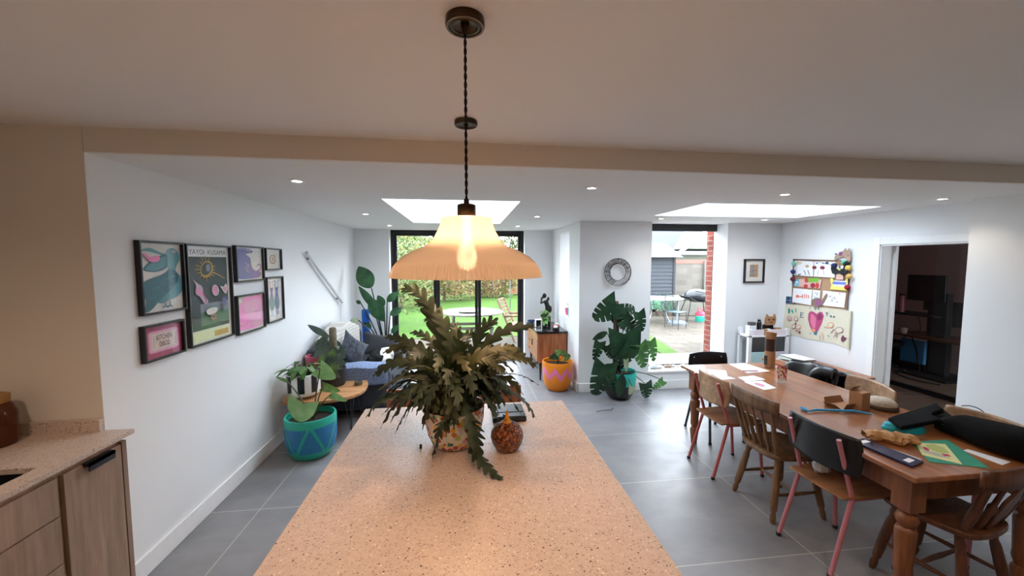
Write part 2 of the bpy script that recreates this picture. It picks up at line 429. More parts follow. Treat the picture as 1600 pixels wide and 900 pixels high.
# skirting
def skirt(name, pts, h=.125, t=.016):
    mb = MB()
    for (x0, y0), (x1, y1) in zip(pts[:-1], pts[1:]):
        if abs(x1-x0) < 1e-4: mb.box((x0, min(y0, y1), .001), (x0+t, max(y0, y1), h)) if name in ('baseboard_left',) else mb.box((x0-t, min(y0, y1), .001), (x0, max(y0, y1), h))
        else: mb.box((min(x0, x1), y0-t, .001), (max(x0, x1), y0, h))
    return struct(mb.build(name, M['trim'], bevel=.003))
skirt('baseboard_left', [(WL, BL), (WL, 6.7)]); skirt('baseboard_far', [(WL+.016, 6.7), (-1.27, 6.7)]); skirt('baseboard_side', [(SX, 5.034), (SX, 6.7)])
skirt('baseboard_back', [(SX-.016, 5.05), (WR-.016, 5.05)]); skirt('baseboard_right', [(WR, 3.80), (WR, 5.05)]); skirt('baseboard_near_right', [(WN, 0), (WN, 2.9)])
# window sill of tall window
mb = MB(); mb.box((2.5, 5.035, .235), (3.67, 5.3, .262)); struct(mb.build('trim_1', M['trim'], bevel=.003))
mb = MB(); mb.box((SX-.01, 5.57, .93), (SX+.28, 6.16, .945)); struct(mb.build('trim_2', M['trim']))
# garden doors (structure, with frame, leaves, glass)
def framed(mb, x0, x1, z0, z1, y, w_, d=.06):
    mb.box((x0, y, z0), (x0+w_, y+d, z1)); mb.box((x1-w_, y, z0), (x1, y+d, z1)); mb.box((x0+w_, y, z1-w_), (x1-w_, y+d, z1)); mb.box((x0+w_, y, z0), (x1-w_, y+d, z0+w_))
e = bpy.data.objects.new('door_2', None); COL.objects.link(e); e['kind'] = 'structure'
mb = MB(); framed(mb, -1.27, 1.03, .0, 2.33, 6.86, .045, .09); mb.build('door_frame', M['blkframe'], e, bevel=.003)
for a, b in ((-1.225, -.505), (-.505, .215), (.215, .985)):
    mb = MB(); framed(mb, a+.002, b-.002, .045, 2.285, 6.875, .052); L_ = mb.build('door_leaf', M['blkframe'], e, bevel=.002)
    mb = MB(); mb.poly([(a+.05, 6.90, .09), (b-.05, 6.90, .09), (b-.05, 6.90, 2.24), (a+.05, 6.90, 2.24)]); mb.build('pane', M['glass'], L_)
mb = MB(); mb.cbox((.955, 6.868, 1.03), (.03, .014, .16)); mb.tube([(.955, 6.865, 1.2), (.955, 6.82, 1.2), (.83, 6.815, 1.2)], .009); mb.build('door_handle', M['blk'], e)
# tall window
e = bpy.data.objects.new('window_1', None); COL.objects.link(e); e['kind'] = 'structure'
mb = MB(); framed(mb, 2.5, 3.70, .24, 2.325, 5.29, .045, .07); mb.box((2.54, 5.291, 2.23), (3.66, 5.355, 2.29)); mb.build('window_frame', M['blkframe'], e, bevel=.002)
mb = MB(); mb.poly([(2.54, 5.32, .28), (3.66, 5.32, .28), (3.66, 5.32, 2.25), (2.54, 5.32, 2.25)]); mb.build('pane', M['glass'], e)
# slim window
e = bpy.data.objects.new('window_2', None); COL.objects.link(e); e['kind'] = 'structure'
mb = MB(); X_ = SX+.29
mb.box((X_, 5.58, .93), (X_+.05, 5.62, 2.23)); mb.box((X_, 6.11, .93), (X_+.05, 6.15, 2.23)); mb.box((X_, 5.62, .93), (X_+.05, 6.11, .97)); mb.box((X_, 5.62, 2.19), (X_+.05, 6.11, 2.23)); mb.build('window_frame', M['blkframe'], e)
mb = MB(); mb.poly([(X_+.02, 5.61, .96), (X_+.02, 6.12, .96), (X_+.02, 6.12, 2.2), (X_+.02, 5.61, 2.2)]); mb.build('pane', M['glass'], e)
# skylights
for i, (x0, x1, y0, y1) in enumerate(((-.71, .49, 3.46, 5.54), (2.2, 4.05, 3.37, 4.35))):
    e = bpy.data.objects.new('window_%d' % (i+3), None); COL.objects.link(e); e['kind'] = 'structure'
    mb = MB(); mb.box((x0-.06, y0-.06, 2.86), (x1+.06, y0+.02, 2.92)); mb.box((x0-.06, y1-.02, 2.86), (x1+.06, y1+.06, 2.92)); mb.box((x0-.06, y0, 2.86), (x0+.02, y1, 2.92)); mb.box((x1-.02, y0, 2.86), (x1+.06, y1, 2.92)); mb.build('window_frame', M['trim'], e)
    mb = MB(); mb.poly([(x0, y0, 2.895), (x1, y0, 2.895), (x1, y1, 2.895), (x0, y1, 2.895)]); mb.build('pane', M['solar'], e)
# doorway lining
e = bpy.data.objects.new('door_1', None); COL.objects.link(e); e['kind'] = 'structure'
mb = MB(); mb.box((WR-.004, 3.69, .001), (WR+.21, 3.722, 1.99)); mb.box((WR-.004, 2.9, 1.96), (WR+.21, 3.722, 1.992)); mb.box((WR+.14, 3.66, .001), (WR+.155, 3.69, 1.96)); mb.build('door_lining', M['trim'], e, bevel=.002)
mb = MB(); mb.box((WR-.018, 3.70, .001), (WR-.001, 3.77, 2.05)); mb.box((WR-.018, 2.905, 1.975), (WR-.001, 3.70, 2.05)); mb.build('architrave', M['trim'], e, bevel=.004)

# ---------------------------------------------------------------- office beyond the doorway
M['owall'] = wallmat('8C6E6A', 'dusky_pink_wall'); M['ofloor'] = wood('6E5A4C', '8A7464', .5, 'x', .6, 'grey_oak_boards')
mb = MB(); mb.box((4.67, .8, -.2), (8.5, 6.9, 0)); struct(mb.build('floor_office', M['ofloor']))
mb = MB(); mb.box((4.6, .6, 2.4), (8.6, 6.9, 2.6)); struct(mb.build('ceiling_office', M['ceil']))
mb = MB(); mb.box((8.3, .8, 0), (8.5, 6.9, 2.4)); mb.box((4.67, .6, 0), (6.4, .8, 2.4)); mb.box((7.9, .6, 0), (8.5, .8, 2.4)); mb.box((6.4, .6, 0), (7.9, .8, .9)); mb.box((6.4, .6, 2.1), (7.9, .8, 2.4)); mb.box((4.67, 6.75, 0), (8.5, 6.9, 2.4)); mb.box((4.67, 5.36, 0), (4.9, 6.8, 2.4)); struct(mb.build('wall_office', M['owall']))
e = bpy.data.objects.new('window_5', None); COL.objects.link(e); e['kind'] = 'structure'  # unseen window with its opening, added to let daylight into the dark office
mb = MB(); framed(mb, 6.4, 7.9, .9, 2.1, .65, .04, .05); mb.build('window_frame', M['trim'], e)
mb = MB(); mb.poly([(6.43, .67, .93), (7.87, .67, .93), (7.87, .67, 2.07), (6.43, .67, 2.07)]); mb.build('pane', M['glass'], e)
portal('added_window_portal', (7.15, .58, 1.5), (R(90), 0, 0), 1.6, 1.3)
e = thing('glass_partition', 'black-framed glass screen inside the dark office beyond the doorway', 'partition', (6.2, 4.5, 0))
mb = MB(); mb.box((-.03, -1.5, 0), (.03, 1.6, .05)); mb.box((-.03, .50, 0), (.03, .54, 2.3)); mb.box((-.03, -.56, 0), (.03, -.50, 2.3)); mb.box((-.03, -1.5, 2.3), (.03, 1.6, 2.4)); mb.build('partition_frame', M['blkframe'], e)
mb = MB(); mb.box((-.004, -.50, .05), (.004, .50, 2.3)); mb.build('pane', M['glass'], e)
# standing desk: lower board, column, monitor shelf
e = thing('standing_desk', 'dark standing desk on a single black column in the office', 'desk', (7.25, 5.05, 0))
mb = MB(); mb.box((-.3, -.75, .60), (.35, .55, .63)); mb.build('desktop', M['darkwood'], e, bevel=.004)
mb = MB(); mb.box((-.04, -.1, .02), (.06, .14, .60)); mb.build('column', M['blkmatt'], e)
mb = MB(); mb.box((-.3, -.3, .001), (.35, .34, .03)); mb.build('foot', M['blkmatt'], e)
mb = MB(); mb.box((-.05, -.08, .63), (.05, .16, 1.3)); mb.build('riser_post', M['blkmatt'], e)
mb = MB(); mb.box((-.18, -.02, .93), (.25, .75, .955)); mb.build('monitor_shelf', M['blkmatt'], e)
e = thing('monitor', 'black monitor on top of the standing desk column', 'monitor', (7.18, 5.24, 1.15))
mb = MB(); mb.box((0, -.25, .02), (.03, .26, .43)); mb.build('screen', M['blk'], e, bevel=.004)
mb = MB(); mb.box((.03, -.04, -.12), (.06, .04, .25)); mb.build('stand', M['blkmatt'], e)
e = thing('monitor', 'second black monitor, lower and half hidden by the doorway edge', 'monitor', (7.3, 4.75, .70))
mb = MB(); mb.box((0, -.30, .1), (.03, .22, .48)); mb.build('screen', M['blk'], e, bevel=.004)
mb = MB(); mb.box((.03, -.05, -.065), (.06, .05, .3)); mb.build('stand', M['blkmatt'], e)
e = thing('drinking_flask', 'dull pink flask with black lid on the office desk shelf', 'flask', (7.2, 5.58, .956))
mb = MB(); mb.lathe([(.045, 0), (.045, .24), (.035, .27)], 20); mb.build('body', paint('8A4B50', .4), e, smooth=40)
mb = MB(); mb.lathe([(.036, .271), (.036, .31)], 20); mb.build('lid', M['blk'], e, smooth=40)
tag(MB().lathe([(.04, 0), (.055, .02), (.055, .09), (.05, .09)], 20).build('mug', paint('8F7270', .5), loc=(7.05, 5.42, .631), smooth=40), 'pale pink bowl on the left of the lower desk board', 'bowl')
e = thing('storage_box', 'bright blue storage box on the office floor behind the desk column', 'box', (7.5, 5.50, 0))
mb = MB(); mb.box((-.15, -.17, .12), (.15, .17, .50)); mb.build('body', paint('3F9BD0', .6), e, bevel=.005)
mb = MB(); mb.box((-.14, -.16, .501), (.1, .10, .56)); mb.build('paper_ream', M['paper'], e)
mb = MB(); mb.box((-.2, -.22, .001), (.2, .22, .12)); mb.build('plinth', M['blkmatt'], e)
e = thing('office_chair', 'black office chair seen at the left edge of the doorway', 'chair', (6.75, 5.62, 0))
mb = MB(); mb.grid(lambda u, v: (-.05+.08*math.sin(math.pi*u), -.24+.48*u, .48+.55*v), 8, 8); mb.build('backrest', M['blkmatt'], e, smooth=50, solid=.05)
mb = MB(); mb.lathe([(.22, .40), (.25, .43), (.25, .47), (.22, .49)], 20, c=(.2, 0, 0)); mb.build('seat', M['blkmatt'], e, smooth=50)
mb = MB(); mb.tube([(.2, 0, .1), (.2, 0, .4)], .03)
for k in range(5): a = 2*math.pi*k/5; mb.tube([(.2, 0, .1), (.2+.28*math.cos(a), .28*math.sin(a), .04)], [.025, .02]); mb.sphere((.2+.28*math.cos(a), .28*math.sin(a), .03), .03)
mb.build('base', M['blk'], e, smooth=50)
o = MB(); o.box((-.25, -.3, .001), (.2, .3, .18)); o.box((-.2, -.2, .18), (.15, .25, .26)); tag(o.build('bag', M['blkmatt'], loc=(7.75, 5.95, 0), bevel=.04), 'black bag lying on the office floor left of the blue box', 'bag')
pts = smooth_line([(7.25, 5.45, .59), (7.3, 5.4, .35), (7.2, 5.3, .2), (7.1, 5.2, .05), (6.9, 5.35, .012), (6.7, 5.0, .012), (6.8, 4.7, .012)])
tag(MB().tube(pts, .008).build('cable', M['blkmatt'], smooth=60), 'black cable drooping from desk to the office floor', 'cable')
tag(MB().tube(smooth_line([(7.4, 5.5, .92), (7.42, 5.45, .7), (7.4, 5.5, .4), (7.5, 5.52, .1)]), .006).build('cable', M['blkmatt'], smooth=60), 'thin black cable hanging behind the office flask', 'cable')

# ---------------------------------------------------------------- outside
GZ = -.05
def grass():
    g = G('lawn_grass'); v = g.coord(); n = g.noise(v, .9, 4); n2 = g.noise(v, 40, 3)
    c = g.mix(.5, g.ramp(n, [(.35, rgb('2E4814')), (.65, rgb('42621E'))]), g.ramp(n2, [(.3, rgb('284012')), (.7, rgb('4C6A26'))])); g.color(c); g.bump(n2, .5, .03); return g.set(.9, 0, .2)
M['grass'] = grass()
def paving():
    g = G('sandstone_paving'); v = g.coord(rot=(0, 0, .0)); br = g.n('ShaderNodeTexBrick'); br.inputs['Scale'].default_value = 1.; br.inputs['Brick Width'].default_value = .6; br.inputs['Row Height'].default_value = .45
    br.inputs['Mortar Size'].default_value = .012; br.inputs['Color1'].default_value = rgb('5E564D'); br.inputs['Color2'].default_value = rgb('504941'); br.inputs['Mortar'].default_value = rgb('3A3C28'); g.l(v, br.inputs['Vector'])
    n = g.noise(v, 5, 5); c = g.mix(1., br.outputs['Color'], g.ramp(n, [(.3, (.8,.8,.8)), (.7, (1.1,1.1,1.1))]), 'MULTIPLY'); g.color(c); return g.set(.85, 0, .2)
M['paving'] = paving()
M['slab'] = paint('B4AEA4', .8, var=.1, scale=4)
mb = MB(); mb.box((-14, 7.03, GZ-.3), (3.9, 9.3, GZ)); mb.box((1.87, 5.37, GZ-.3), (3.9, 7.03, GZ)); mb.box((3.9, 5.37, GZ-.3), (16, 14.5, GZ)); struct(mb.build('ground_patio', M['paving']))
mb = MB(); mb.box((-14, 9.3, GZ-.3), (3.9, 24, GZ+.01)); mb.box((3.9, 14.5, GZ-.3), (4.35, 24, GZ)); q = [at_z(*p_, GZ) for p_ in ((1014, 524), (1072, 560), (1072, 576), (1014, 542))]; mb.prism([(p_.x, p_.y) for p_ in q][::-1], GZ, GZ+.02); mb.box((4.35, 14.5, GZ-.3), (40, 60, GZ)); mb.box((-40, 24, GZ-.3), (4.35, 60, GZ)); struct(mb.build('ground_lawn', M['grass']))
M['leafg'] = leafmat('44562A', '6C7C42', 'hedge_leaf_green'); M['leafd'] = leafmat('2A4220', '44582C', 'hedge_leaf_dark'); M['leafy'] = leafmat('7C7640', '928858', 'hedge_leaf_yellow'); M['leafr'] = leafmat('624A3C', '7A5E4C', 'hedge_leaf_russet')
M['bark'] = paint('5A4A3C', .9, var=.3, scale=20)
def foliage(mb, n, fn, size, mis):
    for _ in range(n):
        p = fn(); a = random.uniform(0, 6.28); t = random.uniform(-1, 1); d = Vector((math.cos(a), math.sin(a), t)).normalized(); s_ = d.orthogonal().normalized()
        s_ = Matrix.Rotation(random.uniform(0, 6.28), 3, d) @ s_; k = size*random.uniform(.6, 1.3); p = Vector(p)
        mb.poly([p-d*k, p+s_*k*.45, p+d*k, p-s_*k*.45], random.choice(mis))
def bush(name, label, cat, cx, cy, rx, ry, h, n, size, mis, mats, group=None, z0=None):
    e = thing(name, label, cat, (cx, cy, GZ), 0, group)
    def fn():
        while True:
            x, y, z = random.uniform(-1, 1), random.uniform(-1, 1), random.uniform(-1, 1)
            r = x*x+y*y+z*z
            if .35 < r < 1: break
        b = 1+.18*math.sin(5*x+cx)+.12*math.sin(7*y)
        return (x*rx*b, y*ry*b, (h*.52 if z0 is None else (h+z0)/2) + z*(h*.5 if z0 is None else (h-z0)/2)*b)
    mb = MB(); foliage(mb, n, fn, size, mis); mb.build('foliage', mats, e)
    mb = MB(); mb.tube([(0, 0, 0), (.05, 0, h*.3), (0, .05, h*.7)], [.08, .06, .03]); mb.tube([(0, 0, h*.25), (rx*.4, 0, h*.6)], [.04, .02]); mb.tube([(0, 0, h*.25), (-rx*.4, .1, h*.6)], [.04, .02]); mb.build('trunk', M['bark'], e)
    return e
HM = [M['leafg'], M['leafd'], M['leafy'], M['leafr']]
bush('garden_shrub', 'big mixed green shrub left of the lawn, nearest to the garden doors', 'shrub', -2.6, 11.0, 1.5, 1.6, 3.2, 6500, .06, [0, 0, 1, 2], HM)
bush('garden_shrub', 'pale green shrub behind the nearest one at the left of the lawn', 'shrub', -2.5, 15.3, 1.6, 1.7, 3.4, 6000, .07, [0, 2, 2, 0, 1], HM)
bush('garden_shrub', 'yellowing shrub at the far left corner of the lawn', 'shrub', -1.0, 18.0, 1.9, 1.2, 3.2, 6000, .08, [2, 2, 0, 3], HM)
bush('garden_shrub', 'russet tinted shrub in front of the garden fence', 'shrub', 1.3, 19.6, 1.7, .8, 1.5, 3500, .07, [3, 2, 0], HM)
bush('garden_tree', 'leafy tree above the garden shrubs, left half of the garden doors', 'tree', -5.0, 25, 3.6, 2.0, 7.0, 7000, .12, [0, 1, 2], HM, z0=2.2)
bush('garden_tree', 'dark leafy tree above the garden fence, right half of the garden doors', 'tree', 3.0, 25, 3.6, 2.0, 5.5, 7000, .12, [1, 1, 0, 2], HM, z0=1.8)
M['fence'] = wood('7A5238', '9A6E4E', .8, 'z', .6, 'fence_boards')
e = thing('garden_fence', 'brown board fence at the far end of the lawn', 'fence', (1, 21.0, GZ))
mb = MB()
for k in range(34): mb.box((-4+k*.3, random.uniform(0, .015), .05), (-4+k*.3+.285, .03, 1.75+random.uniform(-.02, .02)))
mb.build('boards', M['fence'], e)
for k in range(5): MB().box((-4.05+k*2.1, -.1, 0), (-3.95+k*2.1, -.01, 1.85)).build('post', M['fence'], e)
p = at_z(797, 483, GZ); e = thing('washing_line_post', 'thin grey washing line post standing on the lawn', 'post', (p.x, p.y, GZ+.01))
mb = MB(); mb.tube([(0, 0, 0), (0, 0, 2.1)], .022, 10); mb.tube([(-.25, 0, 2.0), (.25, 0, 2.0)], .012); mb.build('pole', M['steel'], e, smooth=50)
# weathered garden table and its tray, armchair
M['greywood'] = wood('6E675E', '858078', .8, 'x', 1, 'weathered_teak'); M['chairwood'] = wood('62483A', '7E604C', .7, 'z', 1, 'armchair_wood')
e = thing('garden_table', 'round weathered wooden table on the patio outside the garden doors', 'table', (.13, 8.3, GZ))
mb = MB(); mb.lathe([(.66, .74), (.67, .755), (.66, .775)], 40)
mb.build('tabletop', M['greywood'], e, smooth=40)
for a in (40, 140, 220, 320): MB().tube([(.58*math.cos(R(a)), .5*math.sin(R(a)), 0), (.5*math.cos(R(a)), .4*math.sin(R(a)), .74)], .03, 6).build('leg', M['greywood'], e)
for y_ in (-.33, .29): MB().box((-.45, y_, .42), (.45, y_+.04, .48)).build('stretcher', M['greywood'], e)
tag(MB().lathe([(.02, 0), (.18, .005), (.22, .035), (.23, .035), (.2, 0)], 28).build('serving_tray', M['steel'], loc=(.06, 8.1, GZ+.776), smooth=40), 'shallow grey metal tray on the round garden table', 'tray')
e = thing('garden_armchair', 'reclined wooden slatted armchair standing beyond the round garden table', 'chair', (1.15, 8.9, GZ), R(-20))
for sy in (-.28, .28):
    mb = MB(); mb.tube([(-.35, sy, .95), (-.12, sy, .4), (.05, sy, 0)], .025, 6); mb.tube([(.42, sy, 0), (.3, sy, .6)], .022, 6); mb.tube([(-.2, sy, .6), (.4, sy, .62)], .03, 6); mb.build('side_frame', M['chairwood'], e)
mb = MB()
for k in range(7): mb.cbox((-.36+.035*k, 0, .95-.08*k), (.02, .56, .05))
mb.build('back_slats', M['chairwood'], e)
mb = MB()
for k in range(6): mb.cbox((-.1+.08*k, 0, .38+.008*k), (.06, .56, .02))
mb.build('seat_slats', M['chairwood'], e)
# shed, block wall, neighbouring bungalow, patio things (through the tall window)
def siding(c, name, pitch=.12):
    g = G(name); v = g.coord(); wv = g.n('ShaderNodeTexWave', wave_profile='SAW', bands_direction='Z'); wv.inputs['Scale'].default_value = .314/pitch; g.l(v, wv.inputs[0])
    g.color(rgb(c)); g.bump(wv.outputs[1], .5, .02); return g.set(.7, 0, .3)
M['shed'] = siding('2E3238', 'dark_shiplap'); M['tiles'] = siding('45464C', 'roof_tiles', .3)
e = thing('garden_shed', 'dark timber shed with a low dark roof beyond the patio', 'shed', (6.35, 13.2, GZ))
mb = MB(); mb.box((-1.58, .02, .1), (1.10, 2.18, 2.0))
for k in range(14): mb.add([(-1.6, -.012, .1+k*.136), (1.12, -.012, .1+k*.136), (1.12, .012, .1+k*.136+.134), (-1.6, .012, .1+k*.136+.134), (-1.6, .03, .1+k*.136), (1.12, .03, .1+k*.136)], [(0, 1, 2, 3), (0, 4, 5, 1)])
mb.build('wall', paint('2E3238', .7), e); MB().box((1.10, -.03, .1), (1.18, .05, 2.0)).build('corner_board', paint('23262B', .7), e)
mb = MB(); mb.prism([(-.25, 1.98), (2.5, 1.98), (1.1, 2.55)], -1.75, 1.35, plane='yz'); mb.build('roof', paint('4B4C56', .8), e)
def blocks():
    g = G('concrete_blockwork'); v = g.coord(rot=(R(90), 0, 0)); br = g.n('ShaderNodeTexBrick'); br.inputs['Scale'].default_value = 1.; br.inputs['Brick Width'].default_value = .45; br.inputs['Row Height'].default_value = .225; br.inputs['Mortar Size'].default_value = .01
    br.inputs['Color1'].default_value = rgb('6E6962'); br.inputs['Color2'].default_value = rgb('605B54'); br.inputs['Mortar'].default_value = rgb('6A655E'); g.l(v, br.inputs['Vector']); g.color(br.outputs['Color']); return g.set(.9, 0, .2)
M['blocks'] = blocks()
e = thing('boundary_wall', 'grey concrete block wall behind the barbecue', 'wall', (9.5, 14.2, GZ))
MB().box((-2.0, 0, 0), (4.5, .2, 1.75)).build('blockwork', M['blocks'], e); MB().box((-2.0, -.02, 1.75), (4.5, .22, 1.9)).build('brick_coping', paint('8C5A50', .9, var=.2), e)
MB().box((-.25, -.12, 0), (0, .0, 1.85)).build('pier', M['blocks'], e)
tag(MB().box((0, 0, 0), (2.2, .45, .68)).build('planter_wall', paint('65635A', .85, var=.1, scale=6), loc=(7.0, 12.1, GZ), bevel=.03), 'low pale rendered block standing behind the barbecue and patio table', 'wall')
e = thing('bungalow', 'neighbouring bungalow with pale tiled roof and white gable beyond the block wall', 'house', (12, 21, GZ))
MB().box((-4, 0, 0), (8, 8, 2.5)).build('wall', paint('7A7872', .8), e)
mb = MB(); mb.poly([(-4.4, -.5, 2.35), (8.4, -.5, 2.35), (8.4, 4, 5.4), (-1.6, 4, 5.4)]); mb.poly([(8.4, 8.5, 2.35), (-4.4, 8.5, 2.35), (-1.6, 4, 5.4), (8.4, 4, 5.4)]); mb.poly([(-4.4, 8.5, 2.35), (-4.4, -.5, 2.35), (-1.6, 4, 5.4)]); mb.build('roof', M['tiles'], e, solid=.12)
mb = MB(); mb.box((-4.5, -.56, 2.2), (8.4, -.5, 2.4)); mb.build('gutter', M['steel'], e)
mb = MB(); mb.prism([(-.4, 2.5), (4.4, 2.5), (2.0, 4.3)], -1.6, 1., plane='xz'); mb.build('gable', paint('706F6C', .8), e)
mb = MB(); mb.tube([(-.75, -1.7, 2.3), (2.0, -1.7, 4.45), (4.75, -1.7, 2.3)], .1, 4); mb.build('bargeboard', M['white'], e)
def bricks():
    g = G('red_brick'); v = g.coord(rot=(R(90), 0, R(90))); br = g.n('ShaderNodeTexBrick'); br.inputs['Scale'].default_value = 1.; br.inputs['Brick Width'].default_value = .225; br.inputs['Row Height'].default_value = .075; br.inputs['Mortar Size'].default_value = .006
    br.inputs['Color1'].default_value = rgb('8E4236'); br.inputs['Color2'].default_value = rgb('74342A'); br.inputs['Mortar'].default_value = rgb('8A8074')
    t = g.n('ShaderNodeTexCoord'); s1 = g.n('ShaderNodeSeparateXYZ'); g.l(t.outputs['Object'], s1.inputs[0]); ad = g.n('ShaderNodeMath'); g.l(s1.outputs[0], ad.inputs[0]); g.l(s1.outputs[1], ad.inputs[1]); cb = g.n('ShaderNodeCombineXYZ'); g.l(ad.outputs[0], cb.inputs[0]); g.l(s1.outputs[2], cb.inputs[1]); g.l(cb.outputs[0], br.inputs['Vector'])
    g.color(br.outputs['Color']); return g.set(.85, 0, .2)
M['brick'] = bricks()
mb = MB(); mb.box((3.64, 5.362, -.05), (5.2, 5.50, 2.8)); struct(mb.build('wall_brick_pier', M['brick']))
p = at_z(1088, 501, GZ); e = thing('barbecue', 'dark grey domed gas barbecue on thin splayed legs on the patio', 'barbecue', (p.x, p.y, GZ))
mb = MB(); mb.sphere((0, 0, .78), .4, 0, 24, 12, (1, .75, .52)); mb.build('lid', paint('24272C', .3, 0.), e, smooth=60)
mb = MB(); mb.grid(lambda u, v: (-.42+.84*u, -.3+.6*v, .60+.35*(2*u-1)**2*.5), 8, 4); mb.box((-.6, -.2, .66), (-.38, .2, .69)); mb.box((.38, -.2, .66), (.6, .2, .69)); mb.build('tray', M['blk'], e, solid=.02)
for sx_, sy_ in ((-1, -1), (-1, 1), (1, -1), (1, 1)): MB().tube(bez((.3*sx_, .15*sy_, .62), (.35*sx_, .2*sy_, .4), (.48*sx_, .28*sy_, 0)), .014).build('leg', M['blk'], e, smooth=50)
mb = MB(); mb.tube([(-.25, -.3, .95), (0, -.36, .9), (.25, -.3, .95)], .015); mb.build('handle', M['blk'], e)
p = at_z(1097, 503, GZ); e = thing('gas_bottle', 'red and green gas bottle under the barbecue', 'gas bottle', (p.x, p.y+.1, GZ))
mb = MB(); mb.lathe([(.13, 0), (.145, .03), (.145, .18)], 24); mb.build('lower_body', paint('1E9A86', .4), e, smooth=40)
mb = MB(); mb.lathe([(.145, .18), (.14, .25), (.08, .31), (.05, .32)], 24); mb.tube([(-.08, 0, .3), (-.08, 0, .4), (.08, 0, .4), (.08, 0, .3)], .012); mb.build('upper_body', paint('D23A52', .4), e, smooth=40)
p = at_z(1058, 506, GZ); e = thing('parasol_base', 'round pale blue grey parasol base with short upright pole', 'parasol base', (p.x, p.y, GZ))
MB().lathe([(.27, 0), (.27, .05), (.2, .09), (.04, .11)], 28).build('foot', paint('6E767E', .6), e, smooth=40); MB().tube([(0, 0, .1), (0, 0, .70)], .03, 12).build('pole', paint('8A9299', .5), e, smooth=50)
e = thing('patio_table', 'pale oval patio table with thin scrolled metal legs', 'table', (p.x-.45, p.y+.35, GZ))
mb = MB(); mb.lathe([(.72, .72), (.74, .735), (.72, .75)], 40); mb.build('tabletop', paint('747876', .4), e, smooth=40)
for a in (30, 120, 210, 300):
    c_, s_ = math.cos(R(a)), math.sin(R(a)); MB().tube(bez((.45*c_, .45*s_, .72), (.1*c_, .1*s_, .35), (.5*c_, .5*s_, 0)), .013).build('leg', M['steel'], e, smooth=50)
TC = Vector((p.x-.45, p.y+.35, 0))
for k, off in enumerate(((.02, -1.0, 0),)):
    p = TC+Vector(off); e = thing('patio_chair', 'thin dark metal patio chair in front of the pale oval patio table', 'chair', (p.x, p.y, GZ), R(30+60*k))
    mb = MB()
    for sx_ in (-.2, .2): mb.tube([(sx_, .2, 0), (sx_, .2, .88)], .01); mb.tube([(sx_, -.2, 0), (sx_, -.2, .45)], .01)
    mb.tube([(-.2, .2, .88), (.2, .2, .88)], .01); mb.tube([(-.2, -.2, .45), (.2, -.2, .45)], .01)
    for q in range(5): mb.tube([(-.15+.075*q, .2, .45), (-.15+.075*q, .2, .88)], .005)
    mb.build('frame', paint('2A3034', .5), e); MB().box((-.2, -.2, .44), (.2, .2, .46)).build('seat', paint('35484C', .5), e)
for k, (px, py) in enumerate(((1024, 500), (1036, 496), (1050, 500), (1048, 490), (1062, 495))):
    e = thing('potted_shrub', ['leftmost low shrub in the row before the shed, at the window edge', 'second low shrub from the left before the shed', 'middle shrub of the row before the shed', 'second low shrub from the right before the shed', 'rightmost shrub of the row, against the pale rendered block'][k], 'shrub', (6.10+.19*k, 12.3+.42*(k % 2), GZ))
    mb = MB(); foliage(mb, 260, lambda: (max(-.14, min(.14, random.gauss(0, .08))), max(-.15, min(.15, random.gauss(0, .08))), .2+abs(random.gauss(0, .18))), .035, [0]); mb.build('foliage', leafmat('4C7A5A', '74A284', 'shrub_leaf_%d' % k), e); MB().lathe([(.08, 0), (.11, .18)], 12).build('pot', paint('6A5A50', .8), e)
# pebbles on the sill
def pebble(p, r, col, label):
    tag(MB().sphere((0, 0, 0), r, 0, 10, 7, (1.3, 1, .65), .06).build('beach_stone', paint(col, .7), loc=(p[0], p[1], p[2]+r*.6), smooth=60), label, 'stone', 'beach stones along the window sill')
for k in range(11):
    pebble((2.86+k*.062+random.uniform(-.008, .008), 5.20+random.uniform(-.02, .02), .263), .026+random.uniform(-.004, .006), random.choice(['B89A84', 'C9B6A2', '9C8474', 'D4C8BC']), 'small rounded beach stone in the row on the tall window sill')
for k, (x, r) in enumerate(((2.66, .05), (2.75, .045))):
    tag(MB().sphere((0, 0, 0), r, 0, 14, 9, (1.3, 1, .55), .08).build('sea_shell', paint(['A8B4BC', 'D8CCC4'][k], .5), loc=(x, 5.17, .263+r*.5), smooth=60), ['blue grey shell at the left end of the tall window sill', 'pale pink shell beside the row of stones on the sill'][k], 'shell')

# ---------------------------------------------------------------- kitchen island and worktop run
e = thing('kitchen_island', 'kitchen island with speckled beige quartz top filling the foreground', 'island', (0, .9, 0))
mb = MB(); mb.box((-.6, -1.5, .895), (.6, 1.44, .92)); mb.build('worktop', M['quartz'], e, bevel=.003)
mb = MB(); mb.box((-.55, -1.45, .1), (.55, 1.12, .895)); mb.build('cabinet_body', M['oak'], e, bevel=.002)
mb = MB(); mb.box((-.5, -1.4, .001), (.5, 1.06, .1)); mb.build('plinth', M['blk'], e)
e = thing('base_cabinets', 'washed oak base cabinets under the left quartz worktop', 'cabinet', (-1.72, 0, 0))
mb = MB(); mb.box((-.73, -2, .1), (-.02, 2.10, .68)); mb.box((-.73, 1.82, .68), (-.02, 2.10, .90)); mb.box((-.73, -2, .68), (-.02, .96, .90)); mb.box((-.73, .96, .68), (-.53, 1.82, .90)); mb.box((-.04, .96, .68), (-.02, 1.82, .90)); mb.box((-.73, 2.10, .001), (.0, 2.125, .895)); mb.build('body', M['oak'], e)
mb = MB(); mb.box((-.6, -2, .001), (-.05, 2.09, .1)); mb.build('plinth', M['blk'], e)
mb = MB(); mb.box((-.019, 1.815, .11), (.0, 2.094, .885)); d_ = mb.build('door', M['oak'], e, bevel=.002)
